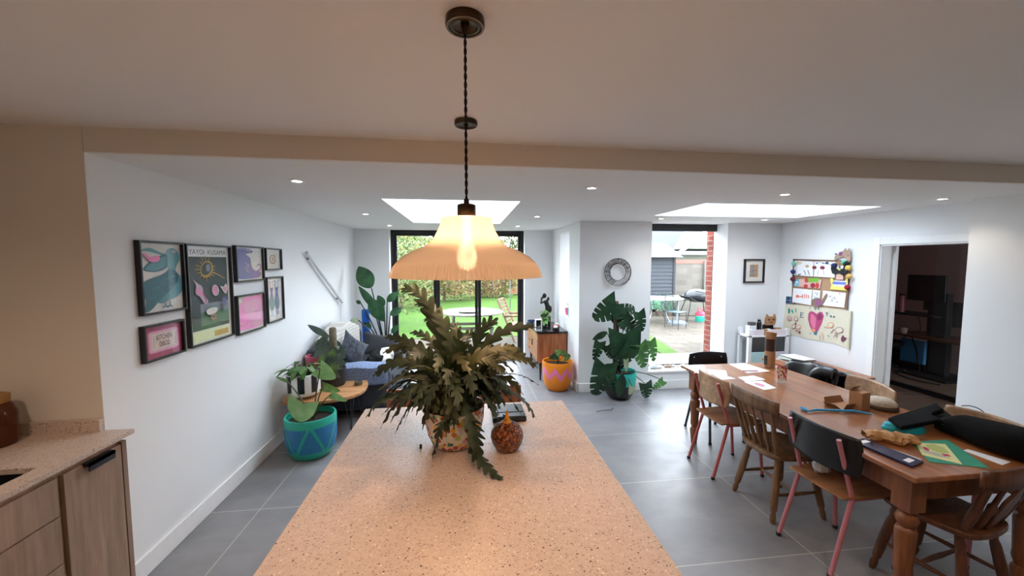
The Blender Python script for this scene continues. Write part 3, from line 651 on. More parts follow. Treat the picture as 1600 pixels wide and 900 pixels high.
mb = MB(); mb.box((-.005, 1.90, .872), (.028, 2.03, .888)); mb.box((.022, 1.90, .850), (.028, 2.03, .888)); mb.build('handle', M['blk'], d_)
for i, (z0, z1) in enumerate(((.72, .885), (.51, .713), (.11, .503))):
    for a in (.96, .10):
        mb = MB(); mb.box((-.019, a, z0), (.0, a+.83, z1)); mb.build('drawer', M['oak'], e, bevel=.002)
e = thing('quartz_worktop', 'speckled quartz worktop with upstand along the left kitchen wall', 'worktop', (-1.72, 0, 0))
mb = MB(); mb.box((-.775, 1.78, .918), (.022, 2.15, .94)); mb.box((-.775, -2, .918), (-.50, 1.78, .94)); mb.box((-.06, -2, .918), (.022, 1.78, .94)); mb.box((-.50, -2, .918), (-.06, 1.0, .94)); mb.build('slab', M['quartz'], e)
mb = MB(); mb.box((-.775, 2.13, .94), (-.12, 2.154, 1.0)); mb.build('upstand', M['quartz'], e)
e = thing('sink', 'black undermounted sink cut into the left worktop', 'sink', (-1.72, 1.4, .018))
mb = MB(); mb.box((-.51, -.41, .70), (-.05, .39, .71)); mb.box((-.51, -.41, .71), (-.50, .39, .898)); mb.box((-.06, -.41, .71), (-.05, .39, .898)); mb.box((-.5, .38, .71), (-.06, .39, .898)); mb.box((-.5, -.41, .71), (-.06, -.4, .898)); mb.build('basin', M['blk'], e)
MB().lathe([(.045, .711), (.04, .716), (.0, .714)], 20, c=(-.28, 0, 0)).build('drain', M['steel'], e, smooth=40)
def amber(name, c, rough=.12):
    g = G(name); g.color(rgb(c)); g.set(rough, 0, .5); g.b.inputs['Transmission Weight'].default_value = .55; g.b.inputs['IOR'].default_value = 1.3; return g.m
e = thing('storage_jar', 'brown glass jar on the left worktop, cut by the picture edge', 'jar', (-2.195, 2.02, .941))
mb = MB(); mb.lathe([(.075, 0), (.085, .02), (.085, .15), (.07, .19), (.06, .2)], 28); mb.build('body', amber('brown_glass', '6A3A1E'), e, smooth=40)
mb = MB(); mb.lathe([(.062, .2), (.066, .21), (.066, .235), (.03, .25)], 28); mb.build('lid', paint('A07840', .5), e, smooth=40)

# ---------------------------------------------------------------- ceiling lights
def bulb_light(name, parent, loc, power, radius, col, spot=None):
    l = bpy.data.lights.new(name, 'SPOT' if spot else 'POINT'); l.energy = power; l.color = col; l.shadow_soft_size = radius
    if spot: l.spot_size = R(spot); l.spot_blend = .8
    o = bpy.data.objects.new(name, l); COL.objects.link(o); o.parent = parent; o.location = loc; return o
M['lens'] = emit((1, .9, .78, 1), 14, 'downlight_lens')
DLS = [(-1.1, 2.745, 'first downlight of the left row, nearest the ceiling step'), (-1.11, 4.56, 'middle downlight of the left row'), (-1.12, 5.98, 'farthest downlight of the left row, by the garden doors'),
       (.91, 2.75, 'downlight right of the pendant cord, nearest the ceiling step'), (.85, 4.58, 'downlight right of the first skylight, middle of its row'), (.79, 5.86, 'farthest downlight right of the first skylight, above the garden doors'),
       (2.52, 2.83, 'downlight between the ceiling step and the second skylight'), (4.03, 2.87, 'rightmost downlight, above the doorway side'), (2.42, 4.60, 'downlight above the tall window, left corner'), (3.81, 4.58, 'downlight above the small framed picture')]
dl0 = None
for i, (x, y, lb) in enumerate(DLS):
    if dl0 is None:
        e = thing('downlight', lb, 'downlight', (x, y, CE), 0, 'recessed downlights in the extension ceiling'); dl0 = e
        mb = MB(); mb.lathe([(.030, -.001), (.031, -.007), (.045, -.006), (.047, -.001)], 28, cap0=False, cap1=False); mb.build('trim_ring', M['trim'], e, smooth=50)
        mb = MB(); mb.lathe([(.0005, -.004), (.029, -.004)], 20, cap0=False, cap1=False); mb.build('lens', M['lens'], e)
        bulb_light('lamp', e, (0, 0, -.03), 5.5, .03, (1, .88, .74), 130)
    else: dup(dl0, (x, y, CE), 0, lb)
def schlick(g, f0, k=1.):
    lw = g.n('ShaderNodeLayerWeight'); lw.inputs[0].default_value = .5; pw = g.n('ShaderNodeMath', operation='POWER'); pw.inputs[1].default_value = 5; g.l(lw.outputs['Facing'], pw.inputs[0])
    ma = g.n('ShaderNodeMath', operation='MULTIPLY_ADD'); ma.inputs[1].default_value = k; ma.inputs[2].default_value = f0; g.l(pw.outputs[0], ma.inputs[0]); return ma.outputs[0]
def ribbed_glass():
    g = G('ribbed_shade_glass'); tr = g.n('ShaderNodeBsdfTranslucent'); tr.inputs[0].default_value = (.15, .112, .080, 1)
    df = g.n('ShaderNodeBsdfDiffuse'); df.inputs[0].default_value = (.66, .56, .48, 1)
    gl = g.n('ShaderNodeBsdfGlossy'); gl.inputs['Roughness'].default_value = .22; gl.inputs[0].default_value = (1, .97, .94, 1)
    tp = g.n('ShaderNodeBsdfTransparent'); tp.inputs[0].default_value = (.95, .88, .8, 1)
    a = g.n('ShaderNodeMixShader'); a.inputs[0].default_value = .45; g.l(tr.outputs[0], a.inputs[1]); g.l(df.outputs[0], a.inputs[2])
    b = g.n('ShaderNodeMixShader'); b.inputs[0].default_value = .004; g.l(a.outputs[0], b.inputs[1]); g.l(tp.outputs[0], b.inputs[2])
    c = g.n('ShaderNodeMixShader'); g.l(schlick(g, .10, .6), c.inputs[0]); g.l(b.outputs[0], c.inputs[1]); g.l(gl.outputs[0], c.inputs[2]); g.l(c.outputs[0], g.out.inputs[0]); return g.m
M['ribbed'] = ribbed_glass()
SHADE = [(.070, .161), (.072, .155), (.0735, .143), (.0815, .125), (.094, .102), (.113, .085), (.132, .078), (.150, .070), (.175, .056), (.190, .042), (.200, .029), (.208, .012), (.211, .003), (.212, 0)]
M['bulb'] = emit((1, .66, .42, 1), 175, 'warm_bulb_glow')
def pendant(x, y, label):
    e = thing('pendant_light', label, 'pendant light', (x, y, 0), 0, 'ribbed glass pendants over the island')
    ZB = 1.756
    mb = MB(); mb.lathe([(r-.003 if False else r, ZB+z) for r, z in SHADE], 320, cap0=False, cap1=False, rib=-.016, ribn=1); mb.build('shade', M['ribbed'], e, smooth=60)
    mb = MB(); mb.lathe([(.0725, ZB+.161), (.072, ZB+.163), (.02, ZB+.165)], 48, cap0=False); mb.build('shade_collar', M['ribbed'], e, smooth=40)
    mb = MB(); mb.lathe([(.024, ZB+.163), (.026, ZB+.166), (.026, ZB+.198), (.022, ZB+.201), (.008, ZB+.203), (.007, ZB+.215), (.002, ZB+.216)], 32); mb.build('lamp_holder', M['brass'], e, smooth=35)
    mb = MB()
    for ph in (0, math.pi):
        pts = []; z0, z1 = ZB+.214, CK-.03; n = int((z1-z0)/.004)
        for i in range(n+1): a = i*.004/.022*math.pi+ph; pts.append((.0022*math.cos(a), .0022*math.sin(a), z0+i*.004))
        mb.tube(pts, .0024, 6)
    mb.build('twisted_cord', paint('1C1514', .8, var=.2), e, smooth=80)
    mb = MB(); mb.lathe([(.052, CK-.0005), (.053, CK-.004), (.053, CK-.019), (.0505, CK-.023), (.045, CK-.023), (.043, CK-.020), (.040, CK-.022), (.034, CK-.023), (.031, CK-.019), (.012, CK-.014), (.008, CK-.03), (.006, CK-.04), (.003, CK-.041)], 40); mb.build('ceiling_rose', M['brass'], e, smooth=35)
    mb = MB(); mb.lathe([(.012, ZB+.16), (.013, ZB+.10), (.025, ZB+.072), (.028, ZB+.050), (.022, ZB+.028), (.004, ZB+.018)], 24); mb.build('bulb', M['bulb'], e, smooth=60)
    pass
    return e
pendant(.004, 1.096, 'nearer brass and ribbed glass pendant glowing over the island')
pendant(.007, 1.862, 'farther ribbed glass pendant over the island, mostly hidden behind the nearer one')

# ---------------------------------------------------------------- framed prints
T_, TD, PK, PKL, CR, DG, YE, PU, GN, BR_, BK, GY, LP = [paint(c, .6, var=.05) for c in
    ('5E98A2', '2F6A78', 'E887B8', 'E59AC0', 'E0DCD4', '3E4A48', 'C9A050', '7A74A8', '5C8060', 'B09070', '1C1C1E', '8C94A0', 'C8B0C0')]
ROSE = paint('B0506E', .5, var=.05); PALE = paint('E4CFC8', .6, var=.03); PALEY = paint('E2E2B8', .6, var=.04); HOT = paint('F08CC4', .55, var=.08, scale=6)
AM = [CR, T_, TD, PK, DG, YE, PU, GN, BR_, BK, GY, LP, ROSE, PALE, PALEY, HOT, PKL]
iCR, iT, iTD, iPK, iDG, iYE, iPU, iGN, iBR, iBK, iGY, iLP, iRO, iPA, iPY, iHO, iPL = range(17)
def framed_print(name, label, cat, cx, cz, w, h, place, rz, art, fw=.012, depth=.03, mount=True, group=None):
    e = thing(name, label, cat, place, rz, group); e.location.z = cz
    mb = MB()
    for a, b in (((-w/2, -depth, -h/2), (-w/2+fw, 0, h/2)), ((w/2-fw, -depth, -h/2), (w/2, 0, h/2)), ((-w/2+fw, -depth, h/2-fw), (w/2-fw, 0, h/2)), ((-w/2+fw, -depth, -h/2), (w/2-fw, 0, -h/2+fw))): mb.box(a, b)
    mb.box((-w/2+fw, -.006, -h/2+fw), (w/2-fw, -.001, h/2-fw)); mb.build('frame', M['blk'], e, bevel=.001)
    mb = MB(); mb.box((-w/2+fw, -.009, -h/2+fw), (w/2-fw, -.0065, h/2-fw), iCR)
    A = Art(mb, -w/2+fw, -h/2+fw, w-2*fw, h-2*fw, -.0095); art(A); mb.build('print', AM, e)
    mb = MB(); mb.box((-w/2+fw, -depth+.006, -h/2+fw), (w/2-fw, -depth+.008, h/2-fw)); mb.build('glazing', M['glass'], e)
    return e
def left_print(label, y0, y1, z0, z1, art):
    # measured on the wall plane; drawn in local x = world y
    return framed_print('framed_print', label, 'picture', 0, (z0+z1)/2, y1-y0, z1-z0, (WL+.001, (y0+y1)/2, 0), R(90), art, group='framed prints on the left wall')
def a_pelican(A):
    A.blob([(.03, .88), (.25, .93), (.5, .87), (.68, .84), (.68, .80), (.45, .84), (.2, .88)], iT)
    A.blob([(.62, .84), (.68, .92), (.82, .94), (.94, .88), (.97, .76), (.88, .66), (.86, .58), (.97, .50), (.99, .36), (.98, .26), (.84, .18), (.62, .14), (.45, .11), (.3, .17), (.45, .35), (.66, .57), (.62, .70)], iT)
    A.blob([(.08, .62), (.3, .76), (.62, .84), (.66, .72), (.6, .63), (.35, .58)], iTD); A.blob([(.14, .625), (.33, .74), (.6, .81), (.63, .72), (.57, .65), (.35, .60)], iT)
    A.blob([(.02, .38), (.12, .46), (.5, .54), (.72, .62), (.88, .56), (.9, .45), (.76, .34), (.42, .16), (.22, .04), (.08, .02), (.1, .18), (.02, .28)], iTD)
    rr = random.Random(3)
    for k in range(42):
        u = .1+.75*rr.random(); v = .12+.4*rr.random()
        if abs(v-(.06+.5*u)) < .17: A.line([(u-.03, v), (u, v-.014), (u+.03, v)], .0035, iT)
    A.blob([(.04, .85), (.14, .84), (.22, .80), (.4, .82), (.45, .78), (.38, .73), (.22, .73), (.14, .79)], iPK)
    A.ell(.80, .885, .05, .022, iCR); A.ell(.80, .885, .022, .011, iTD)
    for u in (.5, .62): A.line([(u, .14), (u, .07), (u-.06, .05)], .008, iTD); A.line([(u, .07), (u+.06, .045)], .008, iTD)
def a_ticket(A):
    A.rect(0, 0, 1, 1, iRO); A.blob([(.12, .22), (.12, .78), (.17, .84), (.86, .84), (.92, .78), (.92, .22), (.86, .16), (.17, .16)], iPL, False); A.rect(.17, .22, .87, .78, iPA)
    for a, b in (((.19, .25), (.85, .25)), ((.85, .25), (.85, .75)), ((.85, .75), (.19, .75)), ((.19, .75), (.19, .25))): A.line([a, b], .0015, iGY)
    A.text('KITCHEN', .32, .53, .73, .70, iBK); A.text('DISCO', .39, .32, .66, .48, iBK)
    for u in (.235, .80):
        for k in range(5): A.rect(u, .32+k*.08, u+.02, .36+k*.08, iGY)
def a_shells(A):
    A.text('YAYOI  KUSAMA', .08, .915, .93, .965, iBK); A.rect(.07, .13, .94, .89, iDG); A.rect(.26, .17, .94, .40, iGN); A.rect(.26, .31, .94, .40, iGY); A.rect(.07, .02, .94, .12, iPY); A.rect(.55, .03, .9, .09, iYE)
    rr = random.Random(5)
    for k in range(15):
        a = R(70+k*22); A.line([(.43+.13*math.cos(a), .76+.07*math.sin(a)), (.43+(.19+.07*rr.random())*math.cos(a), .76+(.10+.04*rr.random())*math.sin(a))], .007, iYE)
    A.ell(.43, .76, .15, .085, iYE, .2); A.ell(.42, .765, .12, .065, iDG, .2); A.ell(.46, .775, .05, .04, iGY, .2); A.line([(.55, .72), (.68, .70), (.85, .65)], .008, iYE)
    A.blob([(.12, .66), (.2, .62), (.3, .58), (.33, .50), (.42, .42), (.34, .40), (.24, .48), (.15, .52), (.17, .6)], iLP); A.blob([(.18, .57), (.28, .55), (.30, .48), (.2, .51)], iPL); A.line([(.31, .52), (.37, .44), (.36, .41)], .012, iRO)
    A.ell(.60, .53, .085, .060, iCR, -.15); A.ell(.59, .53, .07, .05, iPL, -.15)
    for k in range(6): A.ell(.64, .49+k*.016, .012, .004, iRO)
    A.blob([(.72, .57), (.80, .56), (.86, .59), (.90, .55), (.86, .48), (.80, .50), (.76, .53)], iPA); A.blob([(.78, .55), (.86, .55), (.85, .50), (.80, .52)], iPL)
    for u, v, m, r_ in ((.80, .40, iPU, .11), (.80, .33, iGY, .09), (.50, .25, iBR, .10)):
        for k in range(8): a = R(k*45+10); A.blob([(u+.03*math.cos(a+.9), v+.018*math.sin(a+.9)), (u+r_*math.cos(a), v+.6*r_*math.sin(a)), (u+.03*math.cos(a-.9), v+.018*math.sin(a-.9))], m, False)
    A.blob([(.34, .33), (.5, .35), (.6, .33), (.55, .29), (.38, .28)], iCR); A.line([(.3, .36), (.9, .36)], .004, iGN)
def a_croc(A):
    A.blob([(.06, .9), (.2, .97), (.5, .96), (.66, .90), (.6, .84), (.4, .80), (.5, .72), (.56, .66), (.6, .40), (.72, .28), (.92, .24), (.95, .12), (.8, .05), (.2, .04), (.05, .12), (.03, .5)], iPU)
    A.line([(.78, .26), (.9, .30), (.96, .40), (.9, .48), (.8, .42)], .012, iPU); A.line([(.35, .55), (.45, .45), (.35, .35), (.5, .22)], .008, iLP); A.line([(.5, .5), (.42, .3)], .008, iLP); A.ell(.5, .9, .07, .02, iCR); A.ell(.5, .9, .03, .012, iBK)
    for k in range(6): A.blob([(.5+.05*k, .83-.006*k), (.53+.05*k, .78), (.55+.05*k, .83-.006*k)], iCR, False)
def a_pink(A):
    A.blob([(.10, .80), (.22, .84), (.2, .95), (.6, .97), (.97, .95), (.98, .5), (.96, .10), (.8, .03), (.4, .04), (.1, .06), (.06, .2), (.08, .6)], iHO); A.blob([(.3, .8), (.9, .82), (.92, .15), (.5, .12), (.4, .4)], iPL)
    A.blob([(.06, .2), (.25, .12), (.42, .2), (.4, .28), (.22, .22)], iPK); A.line([(.3, .55), (.9, .55)], .003, iCR)
def a_owl(A):
    rr = random.Random(2)
    A.ell(.5, .48, .22, .24, iBR); A.ell(.5, .5, .14, .17, iCR); A.ell(.5, .5, .06, .12, iBR); A.ell(.4, .68, .05, .05, iBR); A.ell(.6, .68, .05, .05, iBR)
    for k in range(14): a = rr.random()*6.28; A.line([(.5+.3*math.cos(a), .5+.32*math.sin(a)), (.5+.36*math.cos(a), .5+.40*math.sin(a))], .002, iGY)
def a_goats(A):
    for u in (.33, .66):
        A.blob([(u-.10, .74), (u-.06, .64), (u-.16, .5), (u-.16, .36), (u-.07, .26), (u+.09, .26), (u+.16, .38), (u+.13, .52), (u+.06, .64), (u+.10, .74), (u, .77)], iGY); A.blob([(u-.10, .76), (u-.03, .70), (u-.07, .58), (u+.06, .58), (u+.05, .70), (u+.11, .77)], iPU)
        for s_ in (-1, 1): A.line([(u+.05*s_, .76), (u+.10*s_, .83), (u+.06*s_, .90), (u+.17*s_, .93)], .006, iPU); A.line([(u+.05*s_, .27), (u+.04*s_, .12)], .009, iPU)
left_print('black-framed print of a big teal pelican with pink fish', 2.405, 2.755, 1.487, 1.917, a_pelican)
left_print('black-framed pink ticket print reading KITCHEN DISCO', 2.40, 2.72, 1.213, 1.428, a_ticket)
left_print('tall black-framed exhibition poster of shells on dark green', 2.772, 3.265, 1.218, 1.915, a_shells)
left_print('black-framed purple crocodile print, top of its pair', 3.325, 3.755, 1.627, 1.925, a_croc)
left_print('black-framed bright pink print below the crocodile print', 3.315, 3.74, 1.20, 1.52, a_pink)
left_print('smallest black-framed print with a faint brown creature', 3.795, 4.105, 1.713, 1.92, a_owl)
left_print('narrow black-framed print of two blue horned goats', 3.79, 4.115, 1.22, 1.65, a_goats)
def a_sepia(A): A.rect(.26, .2, .74, .8, iBR); A.rect(.30, .25, .45, .72, iGY); A.rect(.5, .25, .68, .76, iBR); A.line([(.47, .2), (.47, .8)], .004, iBK); A.line([(.33, .5), (.68, .52)], .004, iBK)
framed_print('framed_picture', 'small black-framed sepia picture with wide white mount beside the tall window', 'picture', 0, 1.66, .31, .335, (4.06, 5.049, 0), 0, a_sepia, fw=.02)

# wall lamp tube and cable on the left wall
e = thing('wall_light', 'slim pale tube wall light slanting down the left wall', 'wall light', (WL, 0, 0))
MB().tube([(.045, 4.66, 1.895), (.045, 5.87, 1.20)], .02, 16).build('tube', paint('D8DADC', .3), e, smooth=40)
mb = MB(); mb.tube([(.0, 4.78, 1.826), (.045, 4.78, 1.826)], .012); mb.tube([(.0, 5.76, 1.263), (.045, 5.76, 1.263)], .012); mb.build('bracket', M['steel'], e)
MB().tube([(.045, 5.87, 1.2), (.02, 5.9, 1.16), (.012, 5.9, .78)], .005).build('cord', M['white'], e, smooth=60)

# wire wreath
e = thing('wire_wreath', 'round black wire wreath on the wall above the swiss cheese plant', 'wreath', (2.045, 5.03, 1.65))
def ring(mb, r, y, rr, n=48): mb.tube([(r*math.cos(2*math.pi*i/n), y, r*math.sin(2*math.pi*i/n)) for i in range(n+1)], rr, 6, caps=False)
mb = MB(); ring(mb, .115, -.01, .0045); ring(mb, .185, -.01, .0045); ring(mb, .13, -.04, .003); ring(mb, .15, -.05, .003); ring(mb, .168, -.04, .003); mb.build('hoops', M['blk'], e, smooth=60)
mb = MB(); rr_ = random.Random(4)
for k in range(44):
    a = 2*math.pi*k/64+rr_.uniform(-.04, .04); b = a+rr_.uniform(-.12, .12)
    mb.tube([(.112*math.cos(a), -.01, .112*math.sin(a)), (.15*math.cos((a+b)/2), -.052, .15*math.sin((a+b)/2)), (.187*math.cos(b), -.01, .187*math.sin(b))], .0026, 5)
for k in range(26):
    a = rr_.uniform(0, 6.28); r_ = rr_.uniform(.12, .18); t = rr_.uniform(.05, .12)
    mb.tube([(r_*math.cos(a), -.045, r_*math.sin(a)), (r_*math.cos(a+t), -.05, r_*math.sin(a+t))], .0045, 5)
mb.build('woven_wire', M['blk'], e, smooth=60)

# ---------------------------------------------------------------- plants
M['fern'] = leafmat('1E2A18', '34402A', 'fern_green', .55, .12); M['fernlt'] = leafmat('38391F', '50502E', 'fern_bronze', .55, .15)
M['mon'] = leafmat('1C3826', '2F5236', 'monstera_green', .3, .12); M['monlt'] = leafmat('3E6A38', '5C8A4A', 'young_leaf_green', .35, .3); M['pale'] = leafmat('9FB48A', 'C2CCA8', 'variegated_leaf', .4, .3)
M['bop'] = leafmat('24472C', '3A6340', 'strelitzia_green', .35, .15); M['alo'] = leafmat('6F9A5E', '93B47C', 'elephant_ear_green', .4, .3); M['pot'] = leafmat('4A6E3C', '7A9A58', 'trailing_leaf_green', .4, .25)
M['stem'] = paint('3F4A2C', .6); M['moss'] = paint('5A4434', .95, var=.35, scale=60, bump=.5)
def pleaf(mb, b, t, wpx, Y, kind='ovate', mi=0, droop=.3, n=12, up=(0, -1, .15), dY=0., fold=.15):
    B = at_y(b[0], b[1], Y); T = at_y(t[0], t[1], Y+dY); L = (T-B).length*1.04; W = wpx/FPX*Y*.5
    mb.leaf(B, T-B, L, W, kind, droop, n, mi, fold, up); return B
def petiole(mb, root, tip, sag=.06, r=.005, mi=0):
    root, tip = Vector(root), Vector(tip); mid = (root+tip)/2 + Vector((0, 0, sag)); mb.tube(bez(root, mid, tip, 7), [r*(1.2-.05*i) for i in range(8)], 6, mi)
def frond(mb, p0, p1, p2, W, mi=0, n=44, up=None, roll=0.):
    pts = bez(p0, p1, p2, n); vs, fs = [], []
    hint = Vector(up) if up else Vector((0, 0, 1))
    ph0 = random.random()
    for i, p in enumerate(pts):
        t = i/n; d = (pts[min(i+1, n)]-pts[max(i-1, 0)]).normalized(); side = d.cross(hint)
        if side.length < .15: side = d.cross(Vector((.3, -.9, .2)))
        side.normalize(); side = Matrix.Rotation(roll, 3, d) @ side; nn = side.cross(d)
        env = W*math.sin(math.pi*min(1, .12+.84*t))**.7 if t > .12 else .004
        ks = []
        for sgn in (-1, 1):
            ph = (t*n/6.+ph0+(.5 if sgn > 0 else 0)) % 1
            ks.append(.16+.84*max(0, math.sin(math.pi*ph))**.7 if .12 < t < .95 else .25)
        for u in (-1, -.5, 0, .5, 1):
            k = ks[0] if u < 0 else ks[1]; wv = .10*math.sin(i*1.3+u*2)*W
            vs.append(p + side*(env*k*u) + d*(1.1*env*k*abs(u)) + nn*(-.18*env*k*u*u + wv*abs(u)*k))
    for i in range(n):
        for j in range(4): a = i*5+j; fs.append((a, a+1, a+6, a+5))
    mb.add(vs, fs, mi)
def floral_pot():
    g = G('floral_glaze'); v = g.coord(); vo = g.n('ShaderNodeTexVoronoi'); vo.inputs['Scale'].default_value = 38; g.l(v, vo.inputs['Vector'])
    se = g.n('ShaderNodeSeparateColor'); g.l(vo.outputs['Color'], se.inputs[0])
    pal = g.ramp(se.outputs[0], [(0, rgb('D98A30')), (.22, rgb('C05A50')), (.4, rgb('3F7A62')), (.55, rgb('E3DCC8')), (.72, rgb('B9BE70')), (.82, rgb('D9A0A0')), (.9, rgb('E8B040'))], 'CONSTANT')
    th = g.n('ShaderNodeMath', operation='LESS_THAN'); th.inputs[1].default_value = .52; g.l(vo.outputs['Distance'], th.inputs[0])
    g.color(g.mix(th.outputs[0], rgb('DDD8CC'), pal)); return g.set(.25, 0, .5)
e = thing('potted_fern', 'large shaggy olive fern in a multicoloured floral pot on the island', 'potted plant', (-.06, 1.84, .921))
mb = MB(); mb.lathe([(.085, 0), (.105, .01), (.128, .06), (.142, .13), (.146, .19), (.141, .19), (.136, .15)], 48, cap1=False); mb.build('pot', floral_pot(), e, smooth=50)
MB().lathe([(.137, .165), (.0, .17)], 30, cap0=False, cap1=False).build('soil', M['soil'], e)
mb = MB(); rr_ = random.Random(11); C0 = Vector((-.06, 1.84, .921)); random.seed(21)
tips = [(626, 452, 0), (648, 476, .05), (702, 506, .1), (778, 505, 0), (838, 512, -.05), (812, 545, -.1), (840, 575, -.05), (842, 602, 0), (838, 655, -.1), (700, 540, .25), (745, 520, .2),
        (572, 652, -.1), (597, 648, -.12), (617, 678, -.15), (600, 528, .05), (598, 552, .1), (583, 588, -.05), (590, 610, 0), (612, 600, -.15), (655, 640, -.2), (662, 500, .2), (728, 530, -.25), (800, 620, -.15), (790, 585, -.2), (640, 560, -.2), (680, 585, -.28), (735, 585, -.3), (765, 560, .1), (822, 560, .1), (640, 520, .1), (770, 610, -.22)]
for (px, py, dy) in tips:
    T = at_y(px, py, 1.84+dy) - C0; rt_ = Vector((rr_.uniform(-.06, .06), rr_.uniform(-.05, .05), .17)); hor = Vector((T.x, T.y, 0))
    zt = max(.17, T.z) + (.10 if T.z < .45 else .0) + .03
    mid = rt_ + hor*(.30 if T.z > .4 else .55) + Vector((0, 0, zt-.17 + (.02 if T.z > .4 else .06)))
    frond(mb, rt_, mid, T, rr_.uniform(.032, .045), rr_.choice([0, 0, 1]), 54, roll=rr_.uniform(-.5, .5), up=(0, -.8, .6) if py < 600 else None)
for k in range(105):
    a = rr_.uniform(0, 6.28); L_ = rr_.uniform(.18, .36); el = rr_.uniform(-.35, .7); el = abs(el) if math.sin(a) < -.2 and rr_.random() < .75 else el; d_ = Vector((math.cos(a)*L_, math.sin(a)*L_*.9, .17+L_*el)); rt_ = Vector((math.cos(a)*.06, math.sin(a)*.06, .17))
    frond(mb, rt_, rt_*.5 + Vector((d_.x*.5, d_.y*.5, .17+max(0, el)*L_*.8+.13)), d_, rr_.uniform(.026, .038), rr_.choice([0, 0, 0, 1]), 40, roll=rr_.uniform(-.7, .7))
# the long fronds hanging over the front of the pot
frond(mb, (.0, -.1, .17), (-.05, -.26, .25), at_z(676, 716, .96)-C0, .032, 0, 40)
frond(mb, (.05, -.1, .17), (.10, -.24, .22), at_z(748, 722, .93)-C0+Vector((0, 0, .0)), .045, 0, 40)
frond(mb, (.07, -.14, .10), (.09, -.24, .03), at_z(786, 750, .925)-C0, .035, 0, 40)
mb.build('foliage', [M['fern'], M['fernlt']], e, smooth=180)
mb = MB()
for k in range(7): a = k*.9; mb.tube(bez((.08*math.cos(a), .08*math.sin(a), .16), (.16*math.cos(a), .16*math.sin(a), .22), (.13*math.cos(a+.4), .13*math.sin(a+.4)-.02, .15), 8), .004, 6)
mb.build('rhizomes', paint('7A5A38', .8), e)

# pineapple-like amber jar, black scale, black peg on the island
e = thing('glass_jar', 'round amber dimpled glass jar with golden finial beside the fern pot', 'jar', (.186, 1.745, .921))
g = G('amber_dimpled_glass'); v = g.coord(); vo = g.n('ShaderNodeTexVoronoi'); vo.inputs['Scale'].default_value = 70; g.l(v, vo.inputs['Vector']); g.color(g.ramp(vo.outputs['Distance'], [(.2, rgb('A8602E')), (.7, rgb('5A2410'))])); g.bump(vo.outputs['Distance'], .8, .01); g.set(.12, 0, .6); g.b.inputs['Transmission Weight'].default_value = .3
mb = MB(); mb.lathe([(.042, 0), (.055, .008), (.070, .035), (.077, .065), (.074, .088), (.06, .11), (.035, .127), (.012, .134)], 36); mb.build('body', g.m, e, smooth=60)
mb = MB(); mb.lathe([(.022, .095), (.027, .11), (.022, .13), (.010, .15), (.005, .18), (.0005, .19)], 20)
mb.build('finial', paint('C8841E', .25), e, smooth=60)
for k in range(3):
    a = k*2.1; mb = MB(); mb.leaf((0, 0, .13), (math.cos(a)*.6, math.sin(a)*.6, .8), .045, .008, 'ovate', .5, 6, 0); mb.build('crown_leaf', M['fern'], e)
e = thing('kitchen_scale', 'flat black kitchen scale behind the amber jar on the island', 'scale', (.235, 2.14, .921))
mb = MB(); mb.box((-.095, -.1, .002), (.09, .1, .028)); mb.build('body', M['blk'], e, bevel=.004); mb = MB(); mb.box((-.085, -.03, .0285), (.08, .09, .032)); mb.box((-.085, -.092, .0285), (.08, -.04, .031)); mb.build('platform', paint('2B2E33', .25), e)
tag(MB().lathe([(.006, 0), (.006, .016), (.004, .019)], 12).build('peg', M['blkmatt'], loc=(-.216, 1.80, .921)), 'tiny black peg standing alone on the island left of the fern pot', 'peg')

# wooden bench behind the island
e = thing('wooden_bench', 'reddish brown wooden bench behind the far end of the island', 'bench', (-.09, 2.98, 0))
mb = MB(); mb.box((-.52, .0, .62), (.52, .03, .815)); mb.build('backrest', M['teak'], e, bevel=.006)
mb = MB(); mb.box((-.52, -.02, .42), (.52, .40, .455)); mb.build('seat', M['teak'], e, bevel=.006)
for sx_ in (-.47, .47):
    MB().box((sx_-.02, .0, .001), (sx_+.02, .03, .62)).build('leg', M['teak'], e); MB().box((sx_-.02, .34, .001), (sx_+.02, .38, .42)).build('leg', M['teak'], e)

def zigzag(c1, c2, c3, name):
    pass
# teal pot with blue triangles and elephant ear
e = thing('potted_elephant_ear', 'teal pot with blue triangles holding a big heart-shaped leaf, on the floor', 'potted plant', (-1.44, 3.70, 0))
ZT = .385
PR = [(.135, .0), (.165, .02), (.195, .07), (.212, .14), (.218, .22), (.219, .30), (.220, .37), (.215, ZT), (.200, ZT), (.198, .33)]
mb = MB(); mb.lathe(PR, 60, cap1=False); mb.build('pot', paint('1FA28C', .45, var=.05), e, smooth=50)
tri = paint('1F6FA0', .5, var=.1, scale=60)
def prof_r(z):
    for (r0, z0), (r1, z1) in zip(PR[:-1], PR[1:]):
        if z0 <= z <= z1 and z1 > z0: return r0+(r1-r0)*(z-z0)/(z1-z0)
    return PR[6][0]
mb = MB(); NT = 10
for k in range(NT):
    a0 = 2*math.pi*k/NT; da = math.pi/NT*2; lo, hi = .085, .315
    for j in range(8):
        z0 = lo+(hi-lo)*j/8; z1 = lo+(hi-lo)*(j+1)/8
        def half(z): q = (z-lo)/(hi-lo); return (.80*da*(1-q) if k % 2 == 0 else .80*da*q)
        for i in range(6):
            vs = [];
            for (zz, ii) in ((z0, i), (z0, i+1), (z1, i+1), (z1, i)):
                a = a0 + half(zz)*(2*ii/6-1); r_ = prof_r(zz)+.0015; vs.append((r_*math.cos(a), r_*math.sin(a), zz))
            mb.poly(vs)
mb.build('painted_triangles', tri, e, smooth=60)
MB().lathe([(.198, .33), (.0, .335)], 30, cap0=False, cap1=False).build('soil', M['soil'], e)
LC = Vector((-1.44, 3.70, 0))
